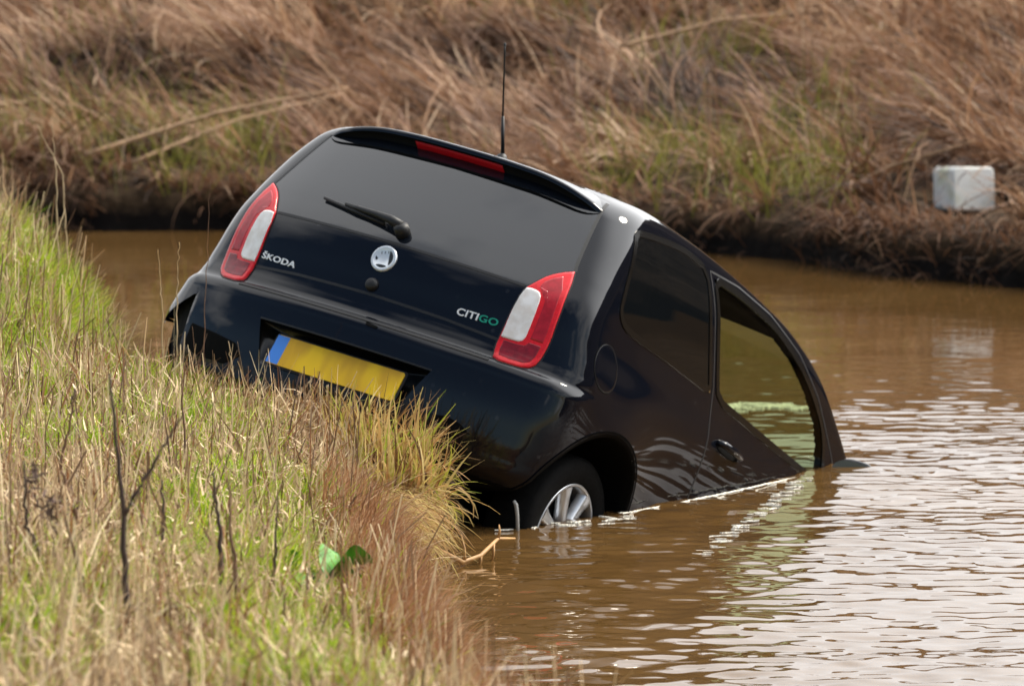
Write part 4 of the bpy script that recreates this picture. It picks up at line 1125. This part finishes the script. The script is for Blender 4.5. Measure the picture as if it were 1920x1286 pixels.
fallen((-.9, 3.2, .25), (-.1, 4.2, .45), .014, "fallen reed high on the far bank left of the car's antenna")
# dock plant
DOCK = simple("dock_leaf", (.06, .22, .008), .6, noise=.35, nscale=25)
root = empty("dock_plant", (-.485, 14.0, .375), "broad leaved glossy green dock plant among reddish stems by the water", "plant")
for (az_d, L_, W_, rise, tw) in ((2.9, .10, .085, .9, .9), (.3, .11, .085, 1.1, -.8), (-1.9, .09, .07, .6, .2), (1.4, .10, .07, 1.2, .6), (-.6, .09, .065, .8, -.5)):
    mb = MB(); vs = []; fs = []; nu, nv = 12, 6
    d = Vector((math.cos(az_d), math.sin(az_d)*.6, 0)).normalized(); sx = Vector((0, 0, 1)).cross(d) * math.cos(tw) + Vector((0, 0, 1))*math.sin(tw)
    for i in range(nu+1):
        t = i/nu
        c_ = d*(.02 + L_*t) + Vector((0, 0, .04 + L_*(rise*t - .75*t*t)))
        w_ = W_*.5*(math.sin(math.pi*min(1, t*.96+.04))**.7)
        for j in range(nv+1):
            u = j/nv*2-1
            vs.append(c_ + sx*(w_*u) + Vector((0, 0, .012*u*u + .006*math.sin(9*t+3*u))))
    for i in range(nu):
        for j in range(nv): fs.append((i*(nv+1)+j, (i+1)*(nv+1)+j, (i+1)*(nv+1)+j+1, i*(nv+1)+j+1))
    mb.add(vs, fs); mb.tube([(0, 0, -.03), tuple(d*.02 + Vector((0, 0, .04)))], .004, 6)
    mb.build("leaf", DOCK, root)
# bent reed lying over the water
REED = simple("reed_tan", (.42, .23, .08), .6, noise=.3, nscale=30)
root = empty("broken_reed", (-.157, 17.447, .01), "broken orange brown reed bent over the water near the rear wheel", "reed")
o0 = Vector((-.157, 17.447, .01))
ch = [Vector(q)-o0 for q in ((-.24, 17.40, .06), (-.157, 17.447, .012), (-.10, 17.49, .028), (-.045, 17.62, .066), (.010, 17.66, .062))]
mb = MB(); mb.tube(ch, [.008, .008, .007, .006, .003], 8); mb.build("stem", REED, root)
for a, b_ in (((-.045, 17.62, .066), (-.042, 17.62, .112)), ((-.06, 17.58, .056), (-.066, 17.57, -.01)), ((-.10, 17.49, .028), (-.107, 17.485, -.01)), ((-.15, 17.45, .01), (-.162, 17.46, .10))):
    mb = MB(); a = Vector(a)-o0; b_ = Vector(b_)-o0; mb.tube([a, a.lerp(b_, .5)+Vector((.004, 0, 0)), b_], [.006, .005, .002], 6); mb.build("broken_leaf", REED, root)
mb = MB(); mb.tube([(.0, 0, -.05), (-.002, 0, .05), (-.006, .0, .085), (-.014, 0, .100)], [.006, .006, .007, .005], 8)
o = mb.build("reed_stub", simple("pale_reed_stub", (.38, .38, .36), .5)); o.location = (.020, 18.38, 0)
tag(o, "pale grey reed stub standing in the water left of the rear wheel", "reed")

# ------------------------------------------------------------------ white block on the far bank
def block_mat():
    m, n, l, b = mat("weathered_white")
    t = n.new("ShaderNodeTexCoord"); x = n.new("ShaderNodeTexNoise"); x.inputs["Scale"].default_value = 5; x.inputs["Detail"].default_value = 3
    l.new(t.outputs["Object"], x.inputs["Vector"])
    r = n.new("ShaderNodeValToRGB"); r.color_ramp.elements.new(.5)
    for e, (p_, c) in zip(r.color_ramp.elements, ((.30, (.66, .67, .50)), (.42, (.86, .86, .80)), (.56, (.90, .90, .87)))): e.position = p_; e.color = (*c, 1)
    l.new(x.outputs["Fac"], r.inputs[0])
    s_ = n.new("ShaderNodeSeparateXYZ"); l.new(t.outputs["Object"], s_.inputs[0])
    l.new(r.outputs[0], b.inputs["Base Color"]); b.inputs["Roughness"].default_value = .7
    return m
mb = MB()
fr = rrect(.27, .245, .03, 5)
mb.prism(fr, (0, 0, .1225), (1, 0, 0), (0, .06, 1), (0, 1, 0), .22)
o = mb.build("white_block", block_mat(), smooth=False, bevel=.012)
o.location = (2.56, 30.45, .29); o.rotation_euler = (R(-3), R(2), R(27))
tag(o, "weathered white box with green algae sticking out of the far bank at right", "box")

# ------------------------------------------------------------------ foam, and water glints built as pale ribbons
FOAM_GLINT = simple("foam_glint_white", (.74, .71, .62), .8, noise=.1, nscale=90)  # one pale colour for real foam and for the built glints
def foam(name, lines, label):
    """ragged joined ribbons for scum and built glints: each line = (points, half width)"""
    mb = MB()
    for P, hw in lines:
        q = resample(P, max(16, int(len(P)*9)), False); n_ = len(q)
        tg = np.gradient(q, axis=0); tg /= np.linalg.norm(tg, axis=1, keepdims=True) + 1e-9; nn = np.c_[-tg[:, 1], tg[:, 0]]
        vs = []
        for k_ in range(n_):
            e_ = math.sin(math.pi*(k_+.1)/(n_-.8))**.8
            w0 = hw*e_*random.uniform(.25, 1.3); w1 = hw*e_*random.uniform(.25, 1.3); c_ = q[k_] + nn[k_]*random.gauss(0, hw*.5)
            for o_, h_ in ((-w0, .001), (-w0*.4, .004 + hw*.18), (w1*.4, .004 + hw*.18), (w1, .001)):
                vs.append((c_[0] + nn[k_][0]*o_, c_[1] + nn[k_][1]*o_, h_))
        mb.add(vs, [(k_*4+a, k_*4+a+1, (k_+1)*4+a+1, (k_+1)*4+a) for k_ in range(n_-1) for a in range(3)])
    o = mb.build(name, FOAM_GLINT); return tag(o, label, "foam", kind="stuff")
def scraps(P, n, jit, L0, hw):
    """short ragged pieces, lying along the ripples, strewn along a path"""
    out_ = []
    for c_ in along(P, n, jit):
        l_ = L0*random.uniform(.4, 1.4); a = random.gauss(0, .35)
        d_ = np.array([math.cos(a), math.sin(a)])*l_*.5
        out_.append((np.array([c_ - d_, c_ + np.array([0, random.gauss(0, l_*.12)]), c_ + d_]), hw*random.uniform(.5, 1.5)))
    return out_
def along(P, n, jit):
    P = np.array(P); q = resample(P, n, False); return q + np.array([[random.gauss(0, jit), random.gauss(0, jit*1.4)] for _ in range(n)])
WL = [(.39, 18.84), (.62, 19.20), (.85, 19.60), (1.055, 19.96)]
foam("foam_line", [(np.array(along(WL, 14, .004)), .0042)] + scraps(WL, 10, .015, .06, .004), "thin foam line where the water meets the car's right side")
SP = [(.62, 17.75), (.645, 17.863), (.734, 18.361), (.844, 18.81), (.962, 19.363), (1.05, 19.88)]
foam("glint_streak", scraps(SP, 60, .020, .045, .0036), "broken streak of water glints built as pale scraps, running from the car's mirror towards the camera")  # bright glints on the ripples, put in as pale scraps
foam("foam_flecks", scraps([(.02, 18.40), (.15, 18.50), (.24, 18.56), (.40, 18.74)], 22, .03, .05, .006), "pale foam flecks around the rear wheel")
foam("glint_patch", scraps([(.80, 22.45), (1.0, 22.55), (1.19, 22.5)], 60, .04, .09, .014), "sky glints built as a pale patch on the water beyond the car, seen through its door window")  # sky reflections on the ripples, put in as pale scraps
